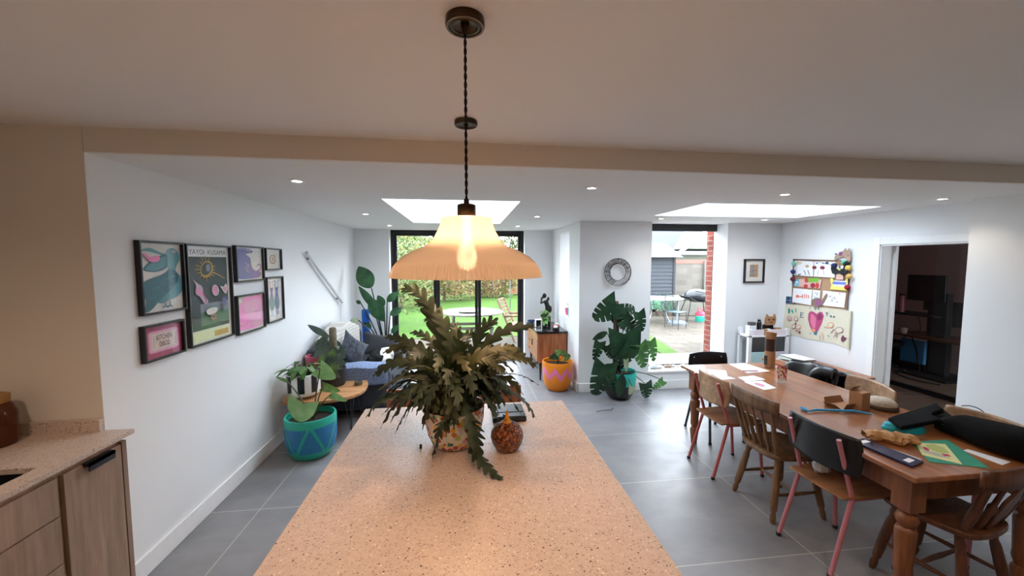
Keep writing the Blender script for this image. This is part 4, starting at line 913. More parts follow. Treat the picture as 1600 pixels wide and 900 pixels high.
def build_leaves(parent, mats, items, root, Yc, stemr=.005, stem=None, sag=.06, name='foliage'):
    """items: base px, tip px, width px, dY, kind, mat, droop"""
    O = parent.location.copy(); mb = MB(); ms = MB()
    for it in items:
        b, t, w_, dy, kind, mi, dr = it
        n = 64 if kind == 'monstera' else 14; mb.T = Matrix.Translation(-O)
        B = pleaf(mb, b, t, w_, Yc+dy, kind, mi, dr, n)
        petiole(ms, root, B-O, sag, stemr)
    mb.build(name, mats, parent, smooth=180); ms.build('stems', stem or M['stem'], parent, smooth=60)
build_leaves(e, [M['alo'], M['pot']], [((474, 631), (465, 661), 52, -.22, 'heart', 0, .35), ((500, 577), (523, 592), 30, .12, 'heart', 0, .3), ((505, 604), (530, 612), 16, .05, 'heart', 1, .4), ((517, 616), (541, 628), 14, .0, 'heart', 0, .4), ((448, 595), (428, 589), 6, .0, 'heart', 1, .5)], (.02, .0, .33), 3.70, .006)
# coffee table
e = thing('coffee_table', 'low live edge wooden coffee table on black hairpin legs by the left wall', 'table', (-1.42, 4.12, 0))
top = [(-.36, .42), (.15, .50), (.30, .34), (.36, .10), (.33, -.10), (.22, -.22), (.06, -.29), (-.14, -.31), (-.30, -.28), (-.38, -.15)]
top = [(p.x, p.y) for p in smooth_loop([(a, b, 0) for a, b in top], 4)]
mb = MB(); mb.prism(top, .425, .455); mb.build('tabletop', wood('A26C40', 'C89462', .45, 'x', .8, 'live_edge_slab'), e, bevel=.004)
for x, y in ((.24, .28), (.22, -.08), (-.26, -.16), (-.28, .34)):
    mb = MB(); mb.tube([(x-.05, y, .425), (x+.02*(1 if x > 0 else -1), y, .008), (x+.05, y, .425)], .006, 8); mb.tube([(x, y+.05, .425), (x+.02*(1 if x > 0 else -1), y, .008)], .006, 8); mb.build('leg', M['blk'], e, smooth=50)
# striped pot
e = thing('potted_trailing_plant', 'leafy green plant in a black and white striped pot on the coffee table', 'potted plant', (-1.60, 3.98, .456))
mb = MB(); mb.lathe([(.10, .02), (.135, .035), (.155, .07), (.157, .24), (.150, .245), (.145, .20)], 64, cap1=False, mfun=lambda i, j, z: 1 if (j in (1, 2) and i % 8 < 4 and z > .06) else 0)
mb.build('pot', [M['white'], M['blk']], e, smooth=50)
mb = MB()
for k in range(3): a = k*2.1+.5; mb.tube([(.09*math.cos(a), .09*math.sin(a), .03), (.12*math.cos(a), .12*math.sin(a), .0)], .012)
mb.build('feet', M['teak'], e); MB().lathe([(.146, .21), (.0, .215)], 30, cap0=False, cap1=False).build('soil', M['soil'], e)
mb = MB(); ms = MB(); rr_ = random.Random(8)
for k in range(34):
    a = rr_.uniform(0, 6.28); r_ = rr_.uniform(.05, .17); B = Vector((r_*math.cos(a), r_*math.sin(a), rr_.uniform(.24, .34)-.25*max(0, r_-.12)))
    d_ = Vector((math.cos(a), math.sin(a), rr_.uniform(-.6, .1))); mb.leaf(B, d_, rr_.uniform(.07, .11), rr_.uniform(.032, .045), 'heart', .5, 10, rr_.choice([0, 0, 1]), .1); petiole(ms, (r_*.4*math.cos(a), r_*.4*math.sin(a), .2), B, .05, .003)
mb.build('foliage', [M['pot'], M['monlt']], e, smooth=180); ms.build('stems', M['stem'], e)
# black pot with mossy stump climbing plant
e = thing('potted_climber', 'dark pot with mossy pole and grey green climbing leaves on the coffee table', 'potted plant', (-1.43, 4.33, .456))
mb = MB(); mb.lathe([(.105, 0), (.115, .02), (.125, .19), (.118, .19), (.115, .16)], 40, cap1=False); mb.build('pot', paint('222426', .7), e, smooth=50)
MB().lathe([(.116, .17), (.0, .175)], 24, cap0=False, cap1=False).build('soil', M['soil'], e)
mb = MB(); mb.lathe([(.035, .16), (.042, .3), (.04, .5), (.036, .62), (.02, .63)], 14); mb.build('moss_pole', paint('6A6450', .95, var=.3, scale=50, bump=.6), e, smooth=60)
build_leaves(e, [leafmat('41524A', '66786A', 'scindapsus_leaf'), M['pot']], [((514, 526), (479, 508), 10, 0, 'ovate', 0, .3), ((510, 530), (492, 541), 16, .05, 'heart', 0, .3), ((505, 545), (490, 556), 20, .05, 'heart', 0, .4), ((520, 548), (538, 560), 16, -.05, 'heart', 0, .4),
    ((518, 560), (505, 576), 16, -.1, 'heart', 0, .3), ((526, 556), (534, 578), 16, -.1, 'heart', 0, .3), ((512, 540), (500, 552), 14, -.08, 'heart', 0, .4), ((524, 570), (518, 590), 14, -.14, 'heart', 1, .3), ((530, 545), (541, 552), 14, 0, 'heart', 0, .4), ((502, 548), (488, 560), 14, -.04, 'heart', 0, .5), ((508, 558), (494, 568), 13, -.06, 'heart', 1, .5), ((500, 535), (512, 528), 12, .04, 'heart', 0, .5), ((522, 535), (533, 540), 12, .03, 'heart', 0, .5), ((528, 562), (540, 570), 13, -.08, 'heart', 0, .5), ((510, 572), (500, 582), 12, -.12, 'heart', 0, .5), ((522, 578), (530, 592), 12, -.13, 'heart', 0, .5), ((516, 550), (524, 562), 12, -.1, 'heart', 1, .5)], (.0, .0, .35), 4.33, .004)
tag(MB().lathe([(.07, 0), (.085, .02), (.09, .12), (.095, .12), (.095, .135), (.08, .135), (.078, .03)], 32, cap1=False).build('flowerpot', paint('B5546C', .45), loc=(-1.68, 4.47, .62-.0), smooth=50), 'pink flowerpot at the back of the coffee table, by the wall', 'flowerpot')
tag(MB().lathe([(.07, 0), (.07, .162)], 20).build('pot_stand', M['darkwood'], loc=(-1.68, 4.47, .456), smooth=40), 'dark round stand raising the pink flowerpot', 'stand')
e = thing('tea_light_tin', 'small round tin standing on the coffee table edge', 'tin', (-1.17, 4.30, .456)); MB().lathe([(.042, 0), (.042, .035), (.038, .036), (.038, .012)], 28, cap1=False).build('body', paint('6A6A60', .3, .7), e, smooth=40); MB().lathe([(.037, .012), (.0, .012)], 20, cap0=False, cap1=False).build('wax', M['white'], e)

# sofa along the left wall
M['sofa'] = paint('33373E', .9, var=.12, scale=200, bump=.2); M['throw'] = paint('6E7E9C', .9, var=.45, scale=70, bump=.3)
e = thing('sofa', 'dark grey fabric sofa along the left wall', 'sofa', (-1.30, 5.3, 0))
mb = MB(); mb.box((-.50, -.78, .08), (.42, .78, .30)); mb.build('base', M['sofa'], e, bevel=.02)
for y0, y1 in ((-.58, -.005), (.005, .58)): MB().box((-.30, y0, .302), (.44, y1, .44)).build('seat_cushion', M['sofa'], e, bevel=.05)
mb = MB(); mb.box((-.52, -.78, .3), (-.27, .78, .80)); mb.build('backrest', M['sofa'], e, bevel=.07)
for y0, y1 in ((-.82, -.60), (.60, .82)): mb = MB(); mb.box((-.50, y0, .08), (.42, y1, .57)); mb.build('armrest', M['sofa'], e, bevel=.07)
for x, y in ((-.42, -.7), (.34, -.7), (-.42, .7), (.34, .7)): MB().lathe([(.02, .001), (.028, .08)], 12, c=(x, y, 0)).build('foot', M['blk'], e)
def drape(name, fn, nu, nv, mat, label, cat, th=.012, sub=0, mfun=None):
    return tag(MB().grid(fn, nu, nv, 0, mfun).build(name, mat, smooth=60, solid=th, sub=sub), label, cat)
drape('throw', lambda u, v: ((-1.70+.83*u), 4.465+.26*v if False else 4.60-.135*math.cos(math.pi*(v*1.0))*1.0, (.615 + .02*math.sin(math.pi*v)) - (0 if .0 < v < 1 else 0) - .0*u) if False else
      ((-1.66+.76*u+.01*math.sin(9*v)), 4.46 if v < .5 else 4.46+.28*(v-.5)*2, (.40+.19*min(1, v*2)+.015*math.sin(math.pi*max(0, v*2-1))+.006*math.sin(14*u))), 20, 16, M['throw'], 'mottled blue throw hanging over the near sofa arm', 'throw')
g = G('cream_woven_blanket'); v = g.coord(); wv = g.n('ShaderNodeTexWave', bands_direction='Y'); wv.inputs['Scale'].default_value = 9; wv.inputs['Distortion'].default_value = 1; g.l(v, wv.inputs[0]); wz = g.n('ShaderNodeTexWave', bands_direction='Z'); wz.inputs['Scale'].default_value = 7; g.l(v, wz.inputs[0])
g.color(g.mix(1., g.ramp(wv.outputs[1], [(.3, rgb('B8B2AA')), (.6, rgb('DEDAD4'))]), g.ramp(wz.outputs[1], [(.3, (.8,.8,.8)), (.6, (1,1,1))]), 'MULTIPLY')); BLK = g.set(.9)
drape('blanket', lambda u, v: (-1.555+.02*math.sin(7*u)-(.20*(v-.55)/.45 if v > .55 else 0), 4.72+1.05*u, .50+.36*min(v/.55, 1)+.13*math.sin(math.pi*u)*min(1, v/.5)+(0 if v < .55 else .0)), 20, 16, BLK, 'cream woven blanket draped over the sofa back', 'blanket', .02)
def cushion(label, loc, rot, s, mat, name='cushion'):
    def fn(u, v):
        a, b = 2*u-1, 2*v-1; return None
    mb = MB()
    for sg in (1, -1):
        mb.grid(lambda u, v: ((2*u-1)*s[0]*(1-.17*(1-(2*v-1)**2)), sg*s[2]*((1-(2*u-1)**2)*(1-(2*v-1)**2))**.55, (2*v-1)*s[1]*(1-.17*(1-(2*u-1)**2))), 14, 14)
    o = mb.build(name, mat, smooth=80, loc=loc, rot=rot); tag(o, label, 'cushion'); return o
cushion('dark floral cushion at the near end of the sofa', (-1.40, 4.92, .68), (R(-18), R(38), R(50)), (.21, .21, .08), paint('3C4048', .9, var=.8, scale=14))
cushion('charcoal cushion lying at the far end of the sofa', (-1.22, 5.66, .60), (R(-32), R(12), R(16)), (.26, .18, .09), paint('2C2D30', .9, var=.1))
e = thing('yoga_mat', 'bright blue rolled mat standing in the corner behind the sofa', 'mat', (-1.57, 6.28, 0)); MB().lathe([(.055, .001), (.06, .01), (.06, 1.03), (.05, 1.04), (.03, 1.03)], 24).build('roll', paint('1F62C0', .6), e, smooth=40); MB().lathe([(.0615, .8), (.0615, .84)], 24, cap0=False, cap1=False).build('strap', M['blk'], e)
# cat curled on the sofa seat
g = G('black_and_white_fur'); v = g.coord(); n = g.noise(v, 60, 3)
t = g.n('ShaderNodeTexCoord'); s1 = g.n('ShaderNodeSeparateXYZ'); g.l(t.outputs['Object'], s1.inputs[0]); n2 = g.noise(v, 7, 1)
ad = g.n('ShaderNodeMath', operation='ADD'); g.l(s1.outputs[0], ad.inputs[0]); mu = g.n('ShaderNodeMath', operation='MULTIPLY_ADD'); mu.inputs[1].default_value = .18; mu.inputs[2].default_value = -.09; g.l(n2, mu.inputs[0]); g.l(mu.outputs[0], ad.inputs[1])
fur = g.ramp(ad.outputs[0], [(0, rgb('1A1918')), (.5, rgb('E4E2DE'))]); mr = g.n('ShaderNodeMapRange'); mr.inputs[1].default_value = -.16; mr.inputs[2].default_value = .16; g.l(ad.outputs[0], mr.inputs[0])
fur = g.ramp(mr.outputs[0], [(0, rgb('1A1918')), (.38, rgb('E6E4E0')), (.80, rgb('2A2624'))], 'CONSTANT'); g.color(fur); g.bump(n, .5, .005); g.set(.9, 0, .2)
mb = MB(); pts = []; rad = []
for i in range(16):
    a = R(-40+i*19); pts.append((.105*math.cos(a), .085*math.sin(a), .075)); rad.append([.05, .07, .085, .092, .095, .095, .093, .09, .086, .08, .075, .07, .062, .055, .045, .03][i])
mb.tube(pts, rad, 14); mb.sphere((0, 0, .06), .085, 0, 14, 8, (1, 1, .7)); mb.sphere((-.145, -.065, .06), .052, 0, 14, 10, (1.1, .95, .85)); mb.sphere((-.175, -.095, .045), .024, 0, 10, 8)
for s_ in (-1, 1): mb.tube([(-.14+.02*s_, -.06+.028*s_, .09), (-.142+.028*s_, -.06+.036*s_, .135)], [.02, .002], 8)
mb.tube(smooth_line([(.10, -.08, .03), (.02, -.14, .025), (-.08, -.15, .022), (-.14, -.12, .022)]), .018, 8); mb.tube([(-.08, -.05, .03), (-.16, -.12, .02)], .02, 8)
o = mb.build('cat', g.m, smooth=180, loc=(-1.05, 5.12, .45), rot=(0, 0, R(10))); o.scale = (1.2, 1.2, 1.25); md = o.modifiers.new('remesh', 'REMESH'); md.mode = 'VOXEL'; md.voxel_size = .009; md.use_smooth_shade = True; md = o.modifiers.new('smooth', 'SMOOTH'); md.iterations = 4
tag(o, 'black and white cat curled up asleep on the sofa seat', 'cat')

# bird of paradise in the far left corner
e = thing('potted_bird_of_paradise', 'tall bird of paradise plant with paddle leaves in the far left corner', 'potted plant', (-1.28, 6.34, 0))
MB().lathe([(.12, 0), (.15, .02), (.17, .26), (.16, .26), (.155, .2)], 32, cap1=False).build('pot', paint('3A3E44', .6), e, smooth=50); MB().lathe([(.156, .23), (0, .235)], 24, cap0=False, cap1=False).build('soil', M['soil'], e)
build_leaves(e, [M['bop'], M['pale']], [((580, 449), (560, 417), 26, 0, 'ovate', 0, .2), ((579, 468), (599, 502), 22, -.05, 'ovate', 0, .2), ((588, 482), (560, 448), 12, 0, 'ovate', 0, .2), ((605, 471), (622, 456), 12, 0, 'ovate', 0, .3), ((610, 492), (628, 481), 12, -.1, 'ovate', 0, .4), ((564, 474), (556, 470), 6, 0, 'ovate', 0, .4),
    ((560, 500), (547, 502), 9, -.1, 'ovate', 1, .3), ((572, 505), (580, 512), 7, -.1, 'ovate', 0, .3), ((580, 522), (573, 529), 9, -.1, 'ovate', 0, .3), ((612, 520), (622, 508), 9, 0, 'ovate', 0, .3), ((600, 478), (590, 462), 12, .05, 'ovate', 0, .2)], (.0, .0, .24), 6.2, .010, paint('2F3A2A', .5), .12)

# sideboard, things on it and on the slim window's ledge
e = thing('sideboard', 'mid century sideboard with black top, teak side and drawers, on tapered legs', 'sideboard', (1.29, 6.07, 0))
MB().box((-.22, -.46, .27), (.21, .46, .72)).build('carcass', M['teak'], e, bevel=.003); MB().box((-.25, -.475, .72), (.22, .475, .748)).build('top', paint('17181B', .12), e, bevel=.003)
for k, z in enumerate((.58, .44, .30)):
    d_ = MB().box((-.236, .0, z), (-.221, .44, z+.125)).build('drawer', M['teakfront'], e, bevel=.002); MB().box((-.25, .16, z+.06), (-.237, .30, z+.068)).build('handle', M['blk'], d_)
d_ = MB().box((-.236, -.445, .29), (-.221, -.01, .705)).build('door', M['teakfront'], e, bevel=.002); MB().box((-.25, -.05, .46), (-.237, -.035, .56)).build('handle', M['blk'], d_)
for x, y in ((-.18, -.42), (.17, -.42), (-.18, .42), (.17, .42)): MB().lathe([(.010, .001), (.012, .02), (.02, .27)], 14, c=(x, y, 0)).build('leg', M['blk'], e, smooth=40)
TZ = .749
e = thing('figurine', 'dark bronze seated figure sculpture at the back of the sideboard', 'sculpture', (1.34, 6.36, TZ))
MB().box((-.06, -.05, 0), (.07, .05, .12)).build('plinth', M['blk'], e, bevel=.003)
mb = MB(); mb.tube(smooth_line([(-.03, 0, .12), (.02, 0, .2), (.02, 0, .30), (-.01, 0, .38)]), .04, 10); mb.sphere((-.03, 0, .47), .038, 0, 12, 9, (1, 1, 1.15)); mb.sphere((.06, 0, .24), .06, 0, 12, 9, (.7, .7, 1.1)); mb.tube([(-.01, 0, .38), (-.09, -.01, .34), (-.075, 0, .43), (-.03, 0, .46)], .02, 8); mb.tube([(.01, 0, .37), (.05, 0, .44), (.045, 0, .40)], .022, 8); mb.tube([(.0, 0, .2), (-.07, -.02, .14), (-.09, -.02, .12)], .028, 8)
o = mb.build('figure', paint('2A2620', .35, .5, var=.3), e, smooth=180); md = o.modifiers.new('r', 'REMESH'); md.mode = 'VOXEL'; md.voxel_size = .009; md.use_smooth_shade = True
e = thing('potted_pothos', 'small green leafy plant in a glass jar on the black sideboard top', 'potted plant', (1.24, 5.98, TZ))
MB().lathe([(.04, 0), (.05, .01), (.05, .09), (.045, .10)], 20).build('pot', paint('2C2F2E', .3), e, smooth=40)
mb = MB(); rr_ = random.Random(5)
for k in range(24): a = rr_.uniform(0, 6.28); z = rr_.uniform(.09, .26); r_ = rr_.uniform(.0, .07); mb.leaf((r_*math.cos(a), r_*math.sin(a), z), (math.cos(a), math.sin(a), rr_.uniform(-.5, .4)), .085, .035, 'heart', .5, 8, 0)
mb.build('foliage', leafmat('5A8A44', '86AE62', 'pothos_leaf'), e, smooth=180)
mb = MB(); mb.tube([(0, 0, .05), (.02, 0, .2)], .004); mb.tube([(0, 0, .05), (-.03, 0, .18)], .004); mb.build('stems', M['stem'], e)
e = thing('display_box', 'small upright glass-fronted box with beads on the sideboard', 'box', (1.09, 5.72, TZ)); MB().box((-.05, -.03, .0), (-.04, .03, .17)).box((.04, -.03, 0), (.05, .03, .17)).box((-.04, -.03, .16), (.04, .03, .17)).box((-.04, -.03, 0), (.04, .03, .01)).build('frame', M['white'], e); MB().box((-.04, .02, .01), (.04, .025, .16)).build('back', M['blk'], e)
mb = MB(); rr_ = random.Random(9)
for k in range(14): mb.sphere((rr_.uniform(-.03, .03), rr_.uniform(-.01, .01), .02+rr_.random()*.06), .009, 0, 8, 5)
mb.build('beads', [M['chrome']], e, smooth=60)
tag(MB().lathe([(.05, 0), (.075, .02), (.08, .06), (.076, .06), (.07, .02)], 24, cap1=False).build('dish', paint('3A4A68', .4), loc=(1.10, 6.34, TZ), smooth=40), 'dark blue dish at the far left corner of the sideboard', 'dish')
tag(MB().box((-.04, -.1, 0), (.06, .1, .05)).build('notebook', paint('3E4046', .7), loc=(1.14, 6.12, TZ), bevel=.004), 'dark notebook behind the glass-fronted box', 'notebook')
e = thing('toy_ball', 'dark round bauble with white swirl at the front of the sideboard', 'bauble', (1.36, 5.70, TZ)); MB().sphere((0, 0, .04), .04, 0, 18, 12).build('ball', M['blk'], e, smooth=180); MB().sphere((-.008, -.012, .052), .034, 0, 14, 9, (1, 1, .7)).build('swirl', M['white'], e, smooth=180)
e = thing('toy_train', 'small red and white toy near the back edge of the sideboard', 'toy', (1.39, 5.84, TZ)); MB().box((-.05, -.03, .015), (.05, .03, .06)).build('body', paint('C83A3A', .4), e, bevel=.008); MB().box((-.02, -.025, .06), (.04, .025, .085)).build('cab', M['white'], e, bevel=.004)
for k in (-.03, .03): MB().tube([(k, -.035, .018), (k, .035, .018)], .018, 12).build('wheel', M['blk'], e)
e = thing('potted_succulent', 'succulent in a pink pot on the slim window ledge', 'potted plant', (1.62, 5.95, .946)); MB().lathe([(.045, 0), (.06, .10), (.052, .10), (.05, .08)], 20, cap1=False).build('pot', paint('D0588C', .4), e, smooth=40)
mb = MB(); rr_ = random.Random(6)
for k in range(14): a = k*2.4; mb.leaf((0, 0, .09), (math.cos(a), math.sin(a), .6), .07, .014, 'ovate', .4, 6, 0)
mb.build('foliage', M['pot'], e, smooth=180)
e = thing('potted_aloe', 'spiky aloe in a turquoise pot on the slim window ledge', 'potted plant', (1.59, 5.68, .946)); MB().lathe([(.05, 0), (.055, .13), (.048, .13), (.046, .1)], 20, cap1=False).build('pot', paint('2FAE9C', .4), e, smooth=40)
mb = MB()
for k in range(9): a = k*2.4; mb.leaf((0, 0, .11), (math.cos(a)*.6, math.sin(a)*.6, 1), .17, .011, 'ovate', .3, 8, 0)
mb.build('foliage', M['monlt'], e, smooth=180)
# orange pot with pink zigzag
g = G('orange_pot_with_pink_zigzag'); t = g.n('ShaderNodeTexCoord'); s1 = g.n('ShaderNodeSeparateXYZ'); g.l(t.outputs['Object'], s1.inputs[0])
at = g.n('ShaderNodeMath', operation='ARCTAN2'); g.l(s1.outputs[1], at.inputs[0]); g.l(s1.outputs[0], at.inputs[1]); m1 = g.n('ShaderNodeMath', operation='MULTIPLY'); m1.inputs[1].default_value = 1.0; g.l(at.outputs[0], m1.inputs[0])
pp = g.n('ShaderNodeMath', operation='PINGPONG'); pp.inputs[1].default_value = math.pi/8; g.l(m1.outputs[0], pp.inputs[0]); m2 = g.n('ShaderNodeMath', operation='MULTIPLY_ADD'); m2.inputs[1].default_value = .28; m2.inputs[2].default_value = .20; g.l(pp.outputs[0], m2.inputs[0])
sb = g.n('ShaderNodeMath', operation='SUBTRACT'); g.l(s1.outputs[2], sb.inputs[0]); g.l(m2.outputs[0], sb.inputs[1]); ab = g.n('ShaderNodeMath', operation='ABSOLUTE'); g.l(sb.outputs[0], ab.inputs[0]); lt = g.n('ShaderNodeMath', operation='LESS_THAN'); lt.inputs[1].default_value = .042; g.l(ab.outputs[0], lt.inputs[0])
m3 = g.n('ShaderNodeMath', operation='MULTIPLY_ADD'); m3.inputs[1].default_value = .28; m3.inputs[2].default_value = .14
g.color(g.mix(lt.outputs[0], rgb('E8861C'), rgb('E478A8'))); OPOT = g.set(.4, 0, .4)
e = thing('potted_begonia', 'orange pot with pink zigzag and a few green leaves by the sideboard', 'potted plant', (1.27, 5.23, 0))
MB().lathe([(.12, 0), (.15, .015), (.185, .08), (.205, .18), (.212, .30), (.213, .395), (.208, .41), (.195, .405), (.19, .34)], 56, cap1=False).build('pot', OPOT, e, smooth=50); MB().lathe([(.191, .35), (0, .355)], 30, cap0=False, cap1=False).build('soil', M['soil'], e)
build_leaves(e, [M['pot'], M['mon']], [((870, 556), (858, 560), 14, 0, 'heart', 1, .3), ((875, 553), (868, 547), 14, 0, 'heart', 0, .3), ((882, 558), (892, 556), 16, -.05, 'heart', 0, .3), ((878, 550), (884, 552), 10, .05, 'heart', 0, .3)], (.0, .0, .35), 5.2, .004)
# swiss cheese plant
e = thing('potted_swiss_cheese_plant', 'tall swiss cheese plant on a moss pole in a black pot with turquoise band', 'potted plant', (2.0, 4.80, 0))
mb = MB(); mb.lathe([(.10, 0), (.135, .012), (.175, .07), (.20, .14), (.208, .20), (.213, .27), (.217, .35), (.212, .365), (.2, .36), (.196, .30)], 56, cap1=False, mfun=lambda i, j, z: 1 if z > .20 else 0); mb.build('pot', [M['blk'], paint('25B5A5', .4)], e, smooth=50)
MB().lathe([(.197, .31), (0, .315)], 30, cap0=False, cap1=False).build('soil', M['soil'], e); MB().lathe([(.032, .3), (.032, 1.27), (.02, 1.28)], 16, c=(-.06, 0, 0)).build('moss_pole', M['moss'], e, smooth=50)
build_leaves(e, [M['mon'], M['monlt'], M['pale']], [((962, 475), (930, 498), 40, -.05, 'monstera', 0, .4), ((966, 487), (995, 482), 26, -.05, 'monstera', 0, .5), ((998, 488), (1005, 518), 22, -.1, 'monstera', 0, .3), ((975, 500), (994, 518), 30, -.08, 'monstera', 0, .4),
    ((975, 522), (978, 570), 58, -.16, 'monstera', 0, .4), ((948, 519), (927, 531), 11, -.1, 'ovate', 0, .3), ((937, 535), (930, 563), 20, -.1, 'monstera', 0, .3), ((945, 570), (932, 620), 42, -.22, 'monstera', 0, .4), ((998, 540), (1008, 575), 30, -.12, 'monstera', 1, .3),
    ((1016, 533), (1024, 565), 20, -.12, 'monstera', 1, .3), ((1008, 600), (1012, 622), 24, -.1, 'monstera', 0, .3), ((1036, 595), (1021, 608), 14, -.1, 'monstera', 1, .3), ((978, 562), (980, 583), 11, -.25, 'heart', 2, .3), ((988, 604), (984, 618), 14, -.30, 'heart', 2, .3), ((972, 585), (968, 622), 18, -.30, 'ovate', 0, .2),
    ((955, 590), (960, 612), 18, -.26, 'monstera', 0, .3), ((960, 490), (975, 512), 26, .03, 'monstera', 0, .3), ((985, 545), (970, 565), 26, -.2, 'monstera', 0, .3), ((950, 540), (958, 560), 22, -.05, 'monstera', 0, .3)], (.0, .0, .34), 4.80, .006, paint('2E3A26', .6), .10)
tag(MB().tube(smooth_line([at_z(932, 643, .01), at_z(945, 641, .04), at_z(955, 640, .02), at_z(958, 637, .01)]), .004).build('fallen_root', M['stem']), 'thin dry aerial root lying on the floor before the black pot', 'root')

# ---------------------------------------------------------------- dining table
TX0, TX1, TY0, TY1, TH = 2.135, 3.07, 1.54, 3.58, .76
e = thing('dining_table', 'long varnished pine farmhouse table with turned legs', 'table', (TX0, TY0, 0))
W_, D_ = TX1-TX0, TY1-TY0
MB().box((0, 0, TH-.028), (W_, D_, TH)).build('tabletop', M['pine'], e, bevel=.006)
mb = MB(); mb.box((.07, .07, .60), (W_-.07, .095, TH-.029)); mb.box((.07, D_-.095, .60), (W_-.07, D_-.07, TH-.029)); mb.box((.07, .095, .60), (.095, D_-.095, TH-.029)); mb.box((W_-.095, .095, .60), (W_-.07, D_-.095, TH-.029)); mb.build('apron', M['pineleg'], e)
LEGP = [(.026, 0), (.030, .04), (.040, .13), (.034, .155), (.026, .16), (.033, .185), (.038, .20), (.036, .24), (.042, .36), (.045, .42), (.040, .435), (.026, .445), (.040, .46), (.048, .485), (.040, .51), (.026, .52), (.040, .53), (.042, .54)]
for x in (.10, W_-.10):
    for y in (.10, D_-.10):
        mb = MB(); mb.lathe(LEGP, 28, c=(x, y, .001)); mb.box((x-.045, y-.045, .54), (x+.045, y+.045, TH-.029)); mb.build('leg', M['pineleg'], e, smooth=40)

# chairs -- local +x is forward
def rounded_panel(mb, cx, cz, hy, hz, xf, mi=0, k=.13, n=14):
    def fn(u, v):
        a, b = 2*u-1, 2*v-1; y = a*math.sqrt(1-k*b*b/1.0); z = b*math.sqrt(1-k*a*a)
        return (xf(y), y*hy, cz + z*hz)
    mb.grid(fn, n, n, mi)
def school_chair(label, loc, rz, backmat, legmat, seatmat, w=.19, hb=.115, group=None, screws=False):
    e = thing('tubular_chair', label, 'chair', loc, rz, group)
    for s_ in (-1, 1):
        mb = MB(); mb.tube([(-.20, .175*s_, .012), (-.078, .165*s_, .44), (-.074, .164*s_, .46), (-.105, .162*s_, .56), (-.178, .158*s_, .80)], .0125, 12); l_ = mb.build('rear_leg', legmat, e, smooth=60)
        MB().lathe([(.015, 0), (.015, .02)], 12, c=(-.202, .175*s_, .001)).build('foot_cap', M['blk'], l_)
        mb = MB(); mb.tube([(.235, .18*s_, .012), (.20, .172*s_, .40), (.19, .165*s_, .437), (.16, .16*s_, .442), (-.07, .16*s_, .442)], .0125, 12); l_ = mb.build('front_leg', legmat, e, smooth=60)
        MB().lathe([(.015, 0), (.015, .02)], 12, c=(.236, .18*s_, .001)).build('foot_cap', M['blk'], l_)
    mb = MB(); mb.tube([(.14, -.16, .442), (.14, .16, .442)], .010, 10); mb.tube([(-.06, -.16, .442), (-.06, .16, .442)], .010, 10); mb.build('seat_rail', legmat, e, smooth=60)
    ol = [(-.15, -.15), (-.10, -.175), (.10, -.195), (.18, -.19), (.225, -.14), (.232, 0), (.225, .14), (.18, .19), (.10, .195), (-.10, .175), (-.15, .15)]
    ol = [(p.x, p.y) for p in smooth_loop([(a, b, 0) for a, b in ol], 4)]
    MB().prism(ol, .455, .467).build('seat', seatmat, e, bevel=.003)
    mb = MB(); rounded_panel(mb, 0, .715, w+.02, hb, lambda a: -.158+.055*a*a); mb.build('backrest', backmat, e, smooth=60, solid=.012)
    if screws:
        mb = MB()
        for s_ in (-1, 1):
            for z in (.65, .78): mb.sphere((-.149+.036, .155*s_, z), .008, 0, 10, 6, (.5, 1, 1))
        mb.build('screw', M['chrome'], e, smooth=60)
    return e
pinkleg = paint('B05A58', .4, var=.05); pink2 = paint('B4707A', .4, var=.05); darkleg = paint('3A444A', .4)
M['bply'] = paint('141416', .4, var=.1)
school_chair('pale wooden chair with coral red tube legs, farthest along the near table side', (2.215, 3.03, 0), 0, M['ply'], pinkleg, M['seatwood'], w=.19)
school_chair('black-backed chair with dusty pink tube legs, nearest on the near table side', (2.238, 2.03, 0), R(2), M['bply'], pink2, M['seatwood'], w=.215)
school_chair('black chair with dark grey tube legs at the far head of the table', (2.55, 3.66, 0), R(-90), M['bply'], darkleg, M['bply'], w=.20, screws=True)
school_chair('black chair under the draped leather jacket on the wall side of the table', (3.12, 3.26, 0), R(176), M['bply'], darkleg, M['bply'], w=.2)
school_chair('pale ply chair with wide curved back on the wall side, behind the cartons', (3.13, 2.72, 0), R(168), M['ply'], pinkleg, M['seatwood'], w=.225)
school_chair('pink-brown chair on the wall side, mostly hidden by the big black bag', (3.14, 2.0, 0), R(180), M['ply'], pink2, M['seatwood'], w=.2)
def turned(mb, p0, p1, prof, n=14, mi=0):
    p0, p1 = Vector(p0), Vector(p1); mb.tube([p0+(p1-p0)*t for t, r in prof], [r for t, r in prof], n, mi)
LP_ = [(0, .013), (.05, .018), (.10, .020), (.16, .014), (.2, .022), (.5, .025), (.75, .022), (.82, .016), (.87, .022), (1, .018)]
SPN = [(0, .008), (.25, .013), (.4, .015), (.5, .012), (.8, .007), (1, .007)]
